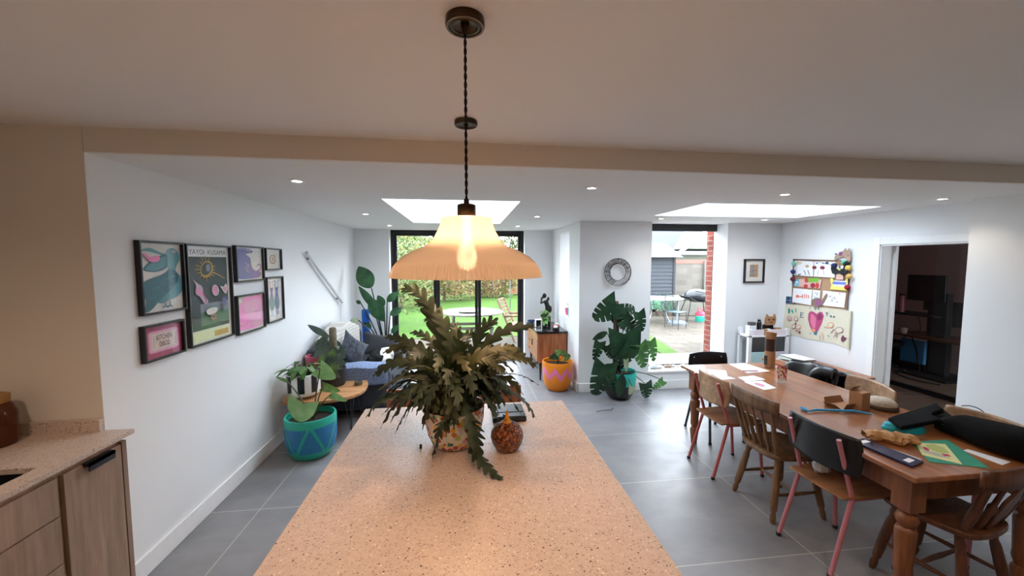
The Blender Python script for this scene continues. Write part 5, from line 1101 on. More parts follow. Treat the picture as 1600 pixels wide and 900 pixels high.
def farm_chair(label, loc, rz, mat, splat=False, name='spindle_back_chair', zt=.855):
    e = thing(name, label, 'chair', loc, rz)
    ol = [(-.18, -.14), (-.12, -.18), (.06, -.205), (.17, -.18), (.21, -.08), (.215, 0), (.21, .08), (.17, .18), (.06, .205), (-.12, .18), (-.18, .14), (-.20, 0)]
    ol = [(p.x, p.y) for p in smooth_loop([(a, b, 0) for a, b in ol], 4)]
    MB().prism(ol, .425, .46).build('seat', mat, e, bevel=.010)
    feet = {}
    for sx_ in (-1, 1):
        for sy_ in (-1, 1):
            a = Vector((.20 if sx_ > 0 else -.195, .19*sy_, .001)); b = Vector((.13 if sx_ > 0 else -.12, .13*sy_, .425)); feet[(sx_, sy_)] = (a, b)
            mb = MB(); turned(mb, a, b, LP_); mb.build('leg', mat, e, smooth=60)
    for sy_ in (-1, 1):
        f_ = [feet[(sx_, sy_)][0].lerp(feet[(sx_, sy_)][1], .42) for sx_ in (-1, 1)]; MB().tube([f_[0], f_[0].lerp(f_[1], .5), f_[1]], [.009, .014, .009], 10).build('side_stretcher', mat, e, smooth=60)
    m_ = [feet[(-1, s_)][0].lerp(feet[(-1, s_)][1], .42).lerp(feet[(1, s_)][0].lerp(feet[(1, s_)][1], .42), .5) for s_ in (-1, 1)]
    MB().tube([m_[0], m_[0].lerp(m_[1], .5), m_[1]], [.009, .014, .009], 10).build('cross_stretcher', mat, e, smooth=60)
    xr = lambda y: -.265+.9*y*y*1.0
    mb = MB()
    def rail(u, v): y = -.225+.45*u; return (xr(y)+.0, y, zt-.085+.085*v+.012*math.sin(math.pi*u)*(v))
    mb.grid(rail, 16, 3); mb.build('top_rail', mat, e, smooth=60, solid=.022)
    if not splat:
        for k in range(6):
            y0 = -.15+.06*k; y1 = -.185+.074*k; mb = MB(); turned(mb, (-.155+.4*y0*y0, y0, .455), (xr(y1), y1, zt-.08), SPN if 0 < k < 5 else [(0, .011), (.3, .018), (.5, .016), (.8, .013), (1, .012)]); mb.build('spindle', mat, e, smooth=60)
    else:
        for s_ in (-1, 1):
            mb = MB(); mb.prism([(-.018, 0), (.018, 0), (.015, .1), (.02, .2), (.014, .33), (-.014, .33), (-.02, .2), (-.015, .1)], -.011, .011, plane='yz'); q = (Vector((xr(.19), .19*s_, zt-.08))-Vector((-.15, .15*s_, .455))).to_track_quat('Z', 'X').to_matrix().to_4x4()
            mb2 = MB(); a = Vector((-.14, .145*s_, .455)); b = Vector((xr(.19), .19*s_, zt-.07)); mb2.tube([a, a.lerp(b, .3), a.lerp(b, .6), b], [.017, .021, .017, .015], 10); mb2.build('back_post', mat, e, smooth=60)
        def splat_(u, v):
            w_ = .035+.028*math.sin(math.pi*(v*1.0))**2-.012*math.sin(3*math.pi*v)**2; y = (2*u-1)*w_; z = .455+(zt-.08-.455)*v; x = -.165+(xr(0)+.165)*v; return (x, y, z)
        mb = MB(); mb.grid(splat_, 6, 16); mb.build('splat', mat, e, smooth=60, solid=.012)
        for s_ in (-1, 1):
            mb = MB(); a = Vector((-.155, .07*s_, .455)); b = Vector((xr(.11), .115*s_, zt-.07)); turned(mb, a, b, [(0, .009), (.3, .014), (.55, .018), (.6, .011), (1, .009)]); mb.build('spindle', mat, e, smooth=60)
    return e
farm_chair('brown spindle-back farmhouse chair, middle of the near table side', (2.275, 2.50, 0), R(0), M['windsor'])
farm_chair('dark fiddle-back farmhouse chair at the near end of the table', (2.58, 1.725, 0), R(100), M['darkwood'], True, 'fiddle_back_chair', .815)

# jacket over the chair
def jk(u, v):
    y = 2.98+.56*u; s_ = 1 if v > .5 else -1; t = abs(2*v-1)
    x = 3.285+s_*(.035+.045*t)+.01*math.sin(11*u+3*v); z = .845-.30*t**1.5-.05*(2*u-1)**2-.045*u+.008*math.sin(17*u); return (x, y, z)
mb = MB(); mb.grid(jk, 24, 20); mb.tube(smooth_line([(3.23, 3.0, .80), (3.21, 3.08, .80), (3.2, 3.14, .74), (3.2, 3.17, .6)]), [.05, .06, .055, .05]+[.05]*30 if False else .045, 12)
tag(mb.build('leather_jacket', paint('16171B', .35, var=.3, scale=12, bump=.3), smooth=80, solid=.02), 'black leather jacket slung over a chair back on the wall side of the table', 'jacket')

# ---------------------------------------------------------------- things on the table
TT = TH+.0008
def sheet(label, quad, mat, z=TT, name='paper_sheet', cat='paper', th=.0012, draw=None, mats=None, group=None):
    mb = MB(); q = [at_z(x, y, z) for x, y in quad]
    mb.add([(p.x, p.y, z) for p in q]+[(p.x, p.y, z+th) for p in q], [(3, 2, 1, 0), (4, 5, 6, 7), (0, 1, 5, 4), (1, 2, 6, 5), (2, 3, 7, 6), (3, 0, 4, 7)])
    if draw:
        a, b, c, d = [Vector((p.x, p.y, z+th+.0003)) for p in q]; k = 0
        for mi, pts in draw:
            mb.poly([(a*(1-u)+b*u)*(1-v)+(d*(1-u)+c*u)*v + Vector((0, 0, .0003*k)) for u, v in pts], mi); k += 1
    o = mb.build(name, mats or [mat], None); return tag(o, label, cat, group)
BLI = paint('8FA8D0', .7); RDI = paint('D88A9A', .7)
def scrib(mi, seed, n=8):
    r_ = random.Random(seed); out = []
    for _ in range(n):
        u, v = r_.uniform(.15, .8), r_.uniform(.15, .8); l = r_.uniform(.05, .18); out.append((mi, [(u, v), (u+l, v+.02), (u+l, v+.05), (u, v+.03)]))
    return out
PM = [M['paper'], BLI, RDI, paint('6A6E80', .7)]
sheet('white worksheet at the wall side of the far table end', [(1139, 569), (1163, 567.5), (1203, 580), (1168, 583)], M['paper'], draw=scrib(3, 1), mats=PM)
sheet('white drawing sheet nearest the far left table corner', [(1103, 577), (1134, 579), (1137, 587), (1108, 585)], M['paper'], draw=scrib(1, 2, 12), mats=PM)
sheet('white sheet tucked under the one at the far left corner', [(1114, 585.5), (1134, 587), (1150, 592), (1128, 593.5)], M['paper'], TT+.0001, draw=scrib(3, 3), mats=PM)
sheet('white drawing sheet with a sketch between the glass and the near chairs', [(1153, 589.5), (1177, 587), (1196, 593), (1165, 596.5)], M['paper'], draw=scrib(1, 4, 12), mats=PM)
sheet('white drawing sheet with a pink circle, closest to the glass', [(1162, 597), (1190, 595), (1213, 606.5), (1194, 609.5)], M['paper'], TT+.0002, draw=[(2, [(.45+.2*math.cos(a), .45+.25*math.sin(a)) for a in [i*.5 for i in range(12)]])]+scrib(1, 5), mats=PM)
p, q = at_z(1161, 580.5, TT), at_z(1184, 580.5, TT); tag(MB().tube([(p.x, p.y, TT+.006), (q.x, q.y, TT+.006)], .004, 8).build('pencil', paint('A82850', .4), smooth=60), 'crimson pencil lying on the far white worksheet', 'pencil')
# tube sculpture
p = at_z(1202, 574, TT); e = thing('cardboard_tube', 'tall brown cardboard tube model standing on the far part of the table', 'tube', (p.x, p.y, TT))
def tubewall(r0, z0, z1, mat, nm): MB().lathe([(r0, z0), (r0, z1)], 28).build(nm, mat, e, smooth=40)
tubewall(.045, 0, .165, M['card'], 'lower_tube'); tubewall(.043, .165, .285, paint('3A1E18', .3), 'dark_band'); tubewall(.045, .285, .315, M['card'], 'upper_tube')
mb = MB(); mb.T = Matrix.Translation((0, 0, .315)) @ Matrix.Rotation(R(8), 4, 'Y'); mb.lathe([(.046, -.004), (.047, .035)], 28, cap0=False); mb.build('tilted_cap', M['card'], e, smooth=40)
MB().box((-.052, -.018, .03), (-.043, .010, .12)).build('side_strip', M['blk'], e)
# glass
p = at_z(1221, 598, TT); e = thing('drinking_glass', 'tall glass tumbler printed with red and green fruit', 'glass', (p.x, p.y, TT))
g = G('tumbler_glass'); v = g.coord((1, 1, .8)); vo = g.n('ShaderNodeTexVoronoi'); vo.inputs['Scale'].default_value = 48; g.l(v, vo.inputs['Vector']); se = g.n('ShaderNodeSeparateColor'); g.l(vo.outputs['Color'], se.inputs[0])
pal = g.ramp(se.outputs[0], [(0, rgb('C03038')), (.4, rgb('A8B840')), (.6, rgb('D86050')), (.8, rgb('8A2030'))], 'CONSTANT'); th = g.n('ShaderNodeMath', operation='LESS_THAN'); th.inputs[1].default_value = .42; g.l(vo.outputs['Distance'], th.inputs[0]); g.color(pal)
sz = g.n('ShaderNodeSeparateXYZ'); tco = g.n('ShaderNodeTexCoord'); g.l(tco.outputs['Object'], sz.inputs[0]); gt = g.n('ShaderNodeMath', operation='GREATER_THAN'); gt.inputs[1].default_value = .028; g.l(sz.outputs[2], gt.inputs[0]); mm = g.n('ShaderNodeMath', operation='MULTIPLY'); g.l(th.outputs[0], mm.inputs[0]); g.l(gt.outputs[0], mm.inputs[1])
tr = g.n('ShaderNodeBsdfTransparent'); tr.inputs[0].default_value = (.93, .93, .93, 1); gl = g.n('ShaderNodeBsdfGlossy'); gl.inputs['Roughness'].default_value = .03; m1 = g.n('ShaderNodeMixShader'); g.l(schlick(g, .08), m1.inputs[0]); g.l(tr.outputs[0], m1.inputs[1]); g.l(gl.outputs[0], m1.inputs[2])
m2 = g.n('ShaderNodeMixShader'); g.l(mm.outputs[0], m2.inputs[0]); g.l(m1.outputs[0], m2.inputs[1]); g.l(g.b.outputs[0], m2.inputs[2]); g.l(m2.outputs[0], g.out.inputs[0])
MB().lathe([(.030, 0), (.033, .005), (.040, .15), (.037, .15), (.031, .02), (.0, .018)], 32, cap1=False).build('tumbler', g.m, e, smooth=40)
# cartons
def tx(px, py, z=0): p = at_z(px, py, TT+z); return p
p = tx(1318, 634); e = thing('open_carton', 'flat open brown cardboard tray with raised flaps', 'carton', (p.x, p.y, TT), R(8))
MB().box((-.10, -.06, 0), (.10, .06, .002)).build('base', M['card'], e)
for k, (a, b, rx_) in enumerate((((-.10, -.061), (.08, -.060), 0), ((-.10, .060), (.10, .061), 0))):
    mb = MB(); y = -.06 if k == 0 else .06; mb.add([(-.09, y, .002), (.09, y, .002), (.08, y-(.015 if k == 0 else -.02), .045), (-.08, y-(.015 if k == 0 else -.02), .045)], [(0, 1, 2, 3)]); mb.build('flap', M['carddark'], e, solid=.002)
mb = MB(); mb.add([(-.10, -.055, .002), (-.10, .055, .002), (-.14, .04, .035), (-.14, -.04, .035)], [(0, 1, 2, 3)]); mb.build('flap', M['carddark'], e, solid=.002)
p = tx(1347, 642); e = thing('upright_carton', 'upright brown cardboard carton beside the open tray', 'carton', (p.x+.02, p.y+.04, TT), R(14)); MB().box((-.045, -.04, 0), (.045, .04, .125)).build('box', M['card'], e, bevel=.002)
mb = MB(); mb.add([(-.045, .04, .126), (.045, .04, .126), (.045, .02, .155), (-.045, .02, .155)], [(0, 1, 2, 3)]); mb.build('flap', M['card'], e, solid=.002)
p = tx(1384, 641); e = thing('woven_hat', 'small cream coloured round woven cap behind the black case', 'hat', (p.x+.02, p.y+.05, TT)); mb = MB(); mb.lathe([(.085, 0), (.09, .02), (.085, .045), (.06, .065), (.02, .072), (.0, .072)], 28); mb.build('crown', paint('C2B5A4', .9, var=.2, scale=80, bump=.4), e, smooth=60)
mb = MB(); mb.lathe([(.087, .0), (.094, .004), (.095, .024), (.089, .028)], 28); mb.build('band', paint('5A4A40', .9), e, smooth=60)
mb = MB(); pts = [tx(*q) for q in ((1254, 641), (1262, 645), (1275, 643), (1335, 645), (1362, 650))]; mb.tube([(p.x, p.y, TT+.012) for p in pts], [.012, .006, .009, .009, .006], 8)
p = pts[0]; mb.tube([(p.x-.0, p.y+.02, TT+.012), (p.x+.03, p.y-.0, TT+.012), (p.x-.01, p.y-.03, TT+.010)], .007, 8)
tag(mb.build('shoehorn', paint('3C9CD4', .35), smooth=60), 'long bright blue plastic backscratcher lying across the table', 'backscratcher')
def tab_lump(name, label, cat, px, py, rx, ry, h, rz, mat, amp=.15, freq=6, n=40, m=24, cast=1., seed=1, dz=0.):
    p = tx(px, py); rr = random.Random(seed); ph = [rr.uniform(0, 6.28) for _ in range(6)]
    def fn(u, v):
        th = math.pi*(v*.5) ; a = 2*math.pi*u; r_ = math.sin(th)**.6 if th > 0 else 0
        k = 1+amp*(.5*math.sin(freq*a+ph[0]+3*v)+.5*math.sin(freq*.6//1*a+ph[1])+.4*math.sin(9*v*2+ph[2]+2*a))
        return (rx*r_*math.cos(a)*k, ry*r_*math.sin(a)*k, h*math.cos(th)**.8*(k if v < .9 else 1))
    mb = MB(); mb.grid(fn, n, m); mb.poly([fn(1-i/n, 1) for i in range(n)]); return tag(mb.build(name, mat, smooth=60, loc=(p.x, p.y, TT+dz), rot=(0, 0, rz)), label, cat)
tab_lump('pouch', 'soft bright teal pouch under the black case', 'pouch', 1412, 672, .115, .06, .05, R(-12), paint('16A0B4', .55, var=.1), .05, 2)
p = tx(1390, 690); e = thing('paper_wrapping', 'crumpled brown paper lying between the teal pouch and navy packet', 'paper', (p.x, p.y, TT), R(-25))
mb = MB(); rr_ = random.Random(12)
def crum(u, v): a = 2*math.pi*v; f = (.022+.012*math.sin(math.pi*u))*(1+.35*rr_.uniform(-1, 1)); return (-.12+.24*u, f*1.5*math.cos(a), .028+f*math.sin(a)*.9)
pts = [[crum(i/14, j/10) for i in range(15)] for j in range(10)]; pts.append(pts[0]); mb.grid(lambda u, v: pts[min(10, round(v*10))][min(14, round(u*14))], 14, 10); mb.build('crumpled_sheet', paint('B88E60', .8, var=.1), e)
sheet('navy foil packet with white label along the near table edge', [(1331, 691), (1350, 688), (1443, 724), (1425, 732)], paint('23264A', .25, var=.3, scale=50), name='foil_packet', cat='packet', th=.012, draw=[(1, [(.25, .06), (.25, .16), (.85, .16), (.85, .06)]), (1, [(.2, .82), (.2, .92), (.7, .92), (.7, .82)])], mats=[paint('23264A', .25, var=.3, scale=50), M['paper']])
sheet('plain white strip of paper beside the navy packet', [(1378, 701), (1386, 699), (1440, 718), (1428, 720)], M['paper'])
sheet('emerald green card under the yellow drawing', [(1423, 691), (1480, 687), (1547, 732), (1452, 722)], paint('2E9478', .6), name='card', cat='card', th=.0015)
mats = [paint('DCDCA0', .6), paint('B4C070', .6), paint('B8305A', .6), paint('B8B8A8', .6)]
sheet('pale yellow painting with green and crimson shapes on the green card', [(1430, 692), (1477, 694), (1504, 726), (1441, 711)], None, z=TT+.002, name='childs_painting', cat='painting', draw=[(1, [(.3, .1), (.6, .05), (.85, .2), (.9, .5), (.6, .6), (.3, .4)]), (3, [(.1, .55), (.5, .6), (.8, .85), (.4, .85), (.1, .75)]), (2, [(.15, .35), (.25, .3), (.32, .45), (.28, .6), (.18, .55)]), (2, [(.6, .62), (.8, .6), (.85, .7), (.65, .75)])], mats=mats)
sheet('white strip of paper under the edge of the big black bag', [(1505, 704), (1512, 702), (1580, 722), (1566, 727)], M['paper'])
sheet('small white label poking out beneath the black case', [(1385, 661), (1392, 660), (1397, 664), (1390, 666)], M['paper'])
# black case and big black bag
BLKF = paint('060607', 1., var=.2, spec=.2)
e = thing('laptop_case', 'flat black case resting on the teal pouch', 'case', (0, 0, 0)); mb = MB()
qs = [tx(1387, 656, .05), tx(1408, 671, .045), tx(1490, 658, .06), tx(1462, 634, .06)]; qz = [.055, .05, .075, .07]
mb.add([(p.x, p.y, TT+z-.014) for p, z in zip(qs, qz)]+[(p.x, p.y, TT+z+.012) for p, z in zip(qs, qz)], [(3, 2, 1, 0), (4, 5, 6, 7), (0, 1, 5, 4), (1, 2, 6, 5), (2, 3, 7, 6), (3, 0, 4, 7)]); mb.build('body', BLKF, e, bevel=.008)
e = thing('black_bag', 'large slumped black bag filling the right end of the table', 'bag', (2.925, 1.70, TT), R(-86))
def bagf(u, v):
    a = 2*math.pi*v; x = -.32+.66*u; w_ = .125*(1-.25*math.cos(2*math.pi*u))*(.75+.3*u)*(min(1, 8*u, 8*(1-u))**.4 if 0 < u < 1 else 0.02); hh = (.062+.03*u)*(min(1, 6*u, 6*(1-u))**.4 if 0 < u < 1 else .02)
    return (x, w_*math.copysign(abs(math.cos(a))**.7, math.cos(a))+.006*math.sin(9*u), hh*.95+hh*.93*math.copysign(abs(math.sin(a))**.7, math.sin(a))+.0*math.sin(14*u+a))
MB().grid(bagf, 28, 24).build('body', BLKF, e, smooth=70)
mb = MB(); mb.tube(smooth_line([(-.29, .0, .12), (-.325, .0, .09), (-.33, .02, .05), (-.31, .03, .02)]), .014, 8); mb.build('strap', BLKF, e, smooth=60); MB().box((-.25, -.085, .06), (-.23, -.08, .085)).build('buckle', M['chrome'], e)
pts = [at_y(*q) for q in ((1503, 634, 2.12), (1515, 634, 2.12), (1530, 639, 2.1), (1543, 650, 2.05), (1548, 660, 2.03), (1545, 668, 2.03))]
tag(MB().tube(smooth_line(pts), .003, 8).build('wire', M['blk'], smooth=60), 'thin black wire looping up above the big black bag', 'wire')
# paper bits on the black-backed chair's seat
def crumple(label, c, r_, seed):
    rr = random.Random(seed); mb = MB(); mb.sphere((0, 0, 0), r_, 0, 8, 5, (1, 1, .9), .22); return tag(mb.build('crumpled_paper', paint('B0B0B4', .7), loc=c), label, 'paper')
random.seed(3); crumple('crumpled grey white paper on the seat of the black-backed pink chair', (2.20, 2.09, .515), .045, 1); crumple('small scrap of white paper behind the crumpled one on the same seat', (2.30, 2.15, .492), .024, 2)

# ---------------------------------------------------------------- children's corner
e = thing('toy_shelf', 'white painted children\'s play stand with dark windows in the corner', 'play stand', (4.12, 4.80, 0))
mb = MB()
for x in (-.30, -.02, .26): mb.box((x, -.02, .001), (x+.05, .02, .87)); mb.box((x, .16, .001), (x+.05, .20, .87))
mb.box((-.30, -.02, .76), (.31, .20, .78)); mb.build('frame', M['white'], e, bevel=.003)
mb = MB(); mb.box((-.25, -.012, .77), (-.02, .008, .86)); mb.box((.03, -.012, .77), (.26, .008, .86)); mb.build('header_board', paint('E0D6DC', .5), e)
for x in (-.25, .03): MB().box((x, .0, .55), (x+.23, .012, .76)).build('dark_panel', paint('3A3C3E', .3), e)
for x in (-.25, .03): MB().box((x, -.012, .40), (x+.23, .008, .55)).build('front_board', paint('BFE0DE' if x < 0 else 'E0D6DC', .5), e)
mb = MB(); mb.box((-.25, .0, .05), (.26, .012, .40)); mb.build('lower_panel', paint('4A4C4C', .5), e)
def at_corner(px, py): return at_y(px, py, 4.80)
tag(MB().box((-.05, 0, 0), (.05, .08, .13)).build('carton', M['white'], loc=(3.92, 4.84, .781), bevel=.003), 'small white carton at the left end of the white play stand', 'carton')
tag(MB().box((-.045, 0, 0), (.04, .06, .045)).build('trinket_box', paint('5A5250', .7, var=.3), loc=(3.93, 4.84, .912), bevel=.004), 'small dark box on top of the white carton', 'box')
e = thing('bottle', 'tall dark bottle on the white play stand', 'bottle', (4.03, 4.86, .781)); MB().lathe([(.028, 0), (.03, .01), (.03, .16), (.022, .185), (.018, .19)], 20).build('body', paint('18181A', .2), e, smooth=40); MB().lathe([(.02, .19), (.02, .21)], 16).build('cap', M['blk'], e, smooth=40)
e = thing('cardboard_cat', 'brown cardboard cat with pointed ears on a dark body on the play stand', 'craft', (4.20, 4.88, .781))
mb = MB(); mb.box((-.07, 0, 0), (.07, .05, .13)); mb.build('body', M['blkmatt'], e, bevel=.01)
mb = MB(); ol = [(-.075, .13), (.06, .13), (.075, .17), (.078, .22), (.062, .285), (.045, .25), (-.03, .25), (-.055, .285), (-.078, .22), (-.08, .17)]; mb.prism(ol, -.03, -.004, plane='xz'); mb.build('head', M['card'], e, bevel=.003)
mb = MB(); mb.box((-.05, -.033, .20), (-.02, -.031, .215)); mb.box((.02, -.033, .20), (.05, -.031, .215)); mb.box((-.015, -.033, .165), (.015, -.031, .175)); mb.build('face', M['blk'], e)
tag(MB().box((-.05, 0, 0), (.04, .06, .09)).build('carton', M['card'], loc=(4.32, 4.84, .781), bevel=.003), 'small brown carton right of the cardboard cat', 'carton')
tag(MB().box((-.05, 0, 0), (.04, .05, .085)).build('carton', M['card'], loc=(4.10, 4.785, .781), bevel=.003), 'small brown carton in front of the cardboard cat', 'carton')
e = thing('low_chest', 'low reddish wooden chest against the right wall, heaped with papers', 'chest', (4.16, 4.12, 0))
MB().box((-.28, -.45, .06), (.28, .45, .50)).build('body', M['darkwood'], e, bevel=.004); MB().box((-.30, -.47, .50), (.29, .47, .525)).build('top', M['teak'], e, bevel=.004)
for z in (.10, .31): d_ = MB().box((-.29, -.42, z), (-.281, .42, z+.17)).build('drawer', M['teak'], e); MB().sphere((-.30, 0, z+.09), .014, 0, 10, 7).build('knob', M['brass'], d_, smooth=60)
rr_ = random.Random(14); cols = ['E8E4E0', '4A5A50', 'D8D0C8', '7A5A50', 'C8CCD0', 'B8C0A8', '2E3A3A', 'E0E0E4']
for k in range(8):
    tag(MB().box((-.15, -.11, 0), (.15, .11, .007)).build('magazine', paint(cols[k], .6), loc=(4.14+rr_.uniform(-.03, .03), 4.36+rr_.uniform(-.03, .03), .526+.0085*k), rot=(0, 0, rr_.uniform(-.4, .4)+1.5)),
        ['white magazine, lowest of the stack on the chest', 'dark green magazine near the bottom of the chest stack', 'beige magazine in the lower chest stack', 'brown magazine midway up the chest stack', 'pale blue magazine midway up the chest stack', 'sage green magazine in the upper chest stack', 'dark magazine just under the top of the chest stack', 'white magazine topping the stack on the chest'][k], 'magazine')
tag(MB().box((-.12, -.09, 0), (.12, .09, .006)).build('booklet', paint('E8C8C8', .6), loc=(4.05, 3.98, .526), rot=(0, 0, .4)), 'pinkish booklet lying flat on the near end of the chest', 'booklet')
tag(MB().box((-.10, -.07, 0), (.10, .07, .008)).build('booklet', paint('606868', .6), loc=(4.22, 3.80, .526), rot=(0, 0, -.3)), 'grey booklet at the front right corner of the chest top', 'booklet')
tag(MB().sphere((0, 0, .018), .03, 0, 14, 9, (1.5, 1, .6)).build('trinket', paint('E8D8D0', .5), loc=(4.14, 3.95, .533), smooth=60), 'small pale rounded trinket on the pinkish booklet', 'ornament')
tag(MB().tube([(0, 0, .005), (.1, .12, .005)], .005).build('pen', paint('C8A048', .4), loc=(4.10, 3.74, .526), smooth=60), 'yellow pen on the near edge of the chest', 'pen')

# ---------------------------------------------------------------- noticeboard on the right wall
def wp(px, py, d): p = at_x(px, py, WR-d); return p
def wsheet(name, label, cat, quad, mats, d, draw=(), th=.0015, parent=None):
    mb = MB(); mats = mats if isinstance(mats, list) else [mats]
    q = [wp(x, y, d) for x, y in quad]; n = len(q); back = [Vector((p.x+th, p.y, p.z)) for p in q]
    mb.add(q+back, [tuple(range(n))[::-1], tuple(range(n, 2*n))]+[(i, (i+1) % n, n+(i+1) % n, n+i) for i in range(n)])
    for k, (mi, pts) in enumerate(draw): mb.poly([wp(x, y, d+.0006+.0003*k) for x, y in pts], mi)
    o = mb.build(name, mats, parent); return tag(o, label, cat) if label else o
e = thing('noticeboard', 'brown cork noticeboard strips on the right wall, crowded with children\'s drawings', 'noticeboard', (0, 0, 0))
wsheet('board', None, None, [(1239.5, 405.5), (1327, 408.5), (1322.5, 484), (1237, 475)], paint('B08C6C', .9, var=.12, scale=60), .010, th=.009, parent=e)
fr_ = paint('7E6250', .7)
for a in ([(1239, 405), (1241.5, 405), (1239, 475), (1236.5, 475)], [(1325.5, 408), (1328, 408), (1323.8, 484), (1321.2, 484)], [(1239, 404.5), (1328, 407), (1328, 409), (1239, 406.5)], [(1238, 430), (1326, 434.5), (1326, 436.8), (1238, 432)]):
    wsheet('frame_strip', None, None, a, fr_, .016, th=.006, parent=e)
def C(h): return paint(h, .7, var=.03)
wh = M['paper']
def circ(x, y, rx, ry, n=10): return [(x+rx*math.cos(6.283*i/n), y+ry*math.sin(6.283*i/n)) for i in range(n)]
def ln(x0, y0, x1, y1, w_=.5):
    dx, dy = x1-x0, y1-y0; l = math.hypot(dx, dy) or 1; nx, ny = -dy/l*w_, dx/l*w_; return [(x0+nx, y0+ny), (x1+nx, y1+ny), (x1-nx, y1-ny), (x0-nx, y0-ny)]
wsheet('childs_drawing', 'white drawing with yellow blobs, top left of the noticeboard', 'drawing', [(1241, 407), (1271, 408), (1270, 432), (1240, 430)], [wh, C('E0D0A0'), C('C0A878'), C('303848')], .018, [(1, circ(1249, 411, 4, 2.5)), (2, circ(1261, 416, 3, 2.5)), (3, ln(1256, 422, 1259, 429)), (3, ln(1262, 422, 1265, 430)), (3, ln(1247, 430, 1251, 428, .8))])
wsheet('childs_drawing', 'white drawing with two dark red flowers, top middle of the noticeboard', 'drawing', [(1272, 408), (1306, 409.5), (1304, 434), (1271, 432)], [wh, C('7A1C38'), C('2A4A7A'), C('8A8A90')], .018, [(1, circ(1272.5, 418, 3.6, 2.8)), (1, circ(1285, 418.3, 4, 2.8)), (2, ln(1275, 411.5, 1278, 411, .8)), (2, ln(1285, 411, 1288, 411.5, .8)), (2, circ(1292, 411, 3, 2)), (3, ln(1272, 421, 1271.5, 430, .3)), (3, ln(1279, 422, 1277, 431, .3)), (3, ln(1286, 421, 1288, 430, .3))])
wsheet('childs_drawing', 'small pale blue patterned card, left of the middle board strip', 'card', [(1241, 436), (1249, 436.5), (1248.5, 448), (1240.5, 447)], [C('7FB4C8'), C('D8ECF0')], .018, [(1, circ(1245, 441, 1.5, 2)), (1, circ(1243, 445, 1, 1))])
wsheet('childs_painting', 'red and green painting on the middle board strip', 'painting', [(1249, 436), (1284, 437), (1281, 451), (1248, 448)], [C('D8B0A8'), C('C04038'), C('78B840'), C('A02838')], .020, [(2, [(1262, 434.5), (1279.5, 434.5), (1279, 441), (1262, 441)]), (1, circ(1260, 438, 3, 4)), (1, circ(1259, 447, 3.5, 3)), (3, circ(1270, 446, 4, 4)), (1, circ(1277, 446, 3, 4.5))])
wsheet('childs_drawing', 'white drawing with orange writing, lower left of the noticeboard', 'drawing', [(1239.5, 450), (1269, 453), (1267, 477), (1237.8, 472)], [wh, C('E08068')], .020, [(1, circ(1246, 463, 3, 2.5)), (1, ln(1248, 464, 1254, 463, .8)), (1, ln(1254, 460, 1254, 466, .8)), (1, ln(1257, 460, 1257, 466, .8)), (1, ln(1260, 460, 1260, 466, .8)), (1, ln(1263, 461, 1263, 466, .8))])
wsheet('childs_drawing', 'narrow white drawing of a shell, lower middle of the noticeboard', 'drawing', [(1270, 453), (1282, 454), (1280, 472), (1269, 470)], [wh, C('9098B0')], .020, [(1, ln(1273, 457, 1276, 459)), (1, ln(1278, 457, 1276, 462)), (1, ln(1272, 464, 1279, 466))])
wsheet('childs_drawing', 'white drawing of dotted flowers, lower right of the noticeboard', 'drawing', [(1286, 454), (1322, 458), (1319, 481), (1284, 477)], [wh, C('A8A8B8'), C('7080B0')], .020, [(1, circ(1297, 463, 2, 1)), (1, circ(1304, 465, 2, 1)), (2, circ(1312, 459, 1, 1)), (1, circ(1300, 470, 2, 1)), (1, circ(1308, 472, 2, 1)), (1, ln(1299, 466, 1306, 468))])
wsheet('cardboard_snail', 'brown and purple paper snail cutout below the noticeboard middle', 'craft', [(1268, 470), (1272, 466), (1280, 466), (1284, 470), (1288, 462), (1292, 458), (1293, 462), (1288, 472), (1283, 478), (1274, 480), (1269, 477)], [C('8A7064'), C('9A5A86')], .024, [(1, circ(1279, 473, 4.5, 5))])
wsheet('paper_robot', 'yellow paper figure with blue band, right side of the noticeboard', 'craft', [(1300, 434), (1304, 441), (1320, 441), (1324, 430), (1325, 448), (1323, 454), (1297, 452), (1299, 445), (1297, 436)], [C('E8DC70'), C('6A7AD0'), C('D8D8F0'), C('D8B0A0')], .026, [(2, [(1304, 438), (1322, 439), (1321, 448), (1303, 447)]), (1, [(1301, 440), (1322, 441), (1322, 445), (1301, 444)]), (3, [(1307, 428), (1317, 429), (1318, 437), (1306, 437)])])
wsheet('paper_mask', 'black paper butterfly mask above the yellow paper figure', 'craft', [(1299, 413), (1306, 411), (1311, 419), (1319, 416), (1326, 413), (1325, 421), (1322, 429), (1315, 430), (1311, 426), (1306, 429), (1300, 427), (1298, 420)], [C('181A20'), C('E8E8F0'), C('D8D860')], .030, [(1, [(1306, 415), (1310, 414), (1311, 420), (1307, 420)]), (1, [(1314, 415), (1318, 415), (1317, 420), (1313, 420)]), (2, circ(1311.5, 421, 2, 1.5))])
wsheet('cat_headband', 'brown paper cat headband standing on the top right board corner', 'craft', [(1303, 408), (1304, 401), (1308, 397), (1316, 393), (1322, 387), (1323, 392), (1327, 387), (1329, 396), (1329.5, 405), (1326, 412), (1323, 405), (1318, 401), (1311, 402), (1306, 406)], [C('A88C78'), C('8A3A78'), C('40506A'), C('C89088')], .030, [(1, [(1311, 394), (1316, 393), (1316, 399), (1311, 400)]), (2, circ(1306, 397, 1.6, 1.6)), (3, circ(1325, 404, 2, 2)), (2, circ(1325, 399, 1, 1))])
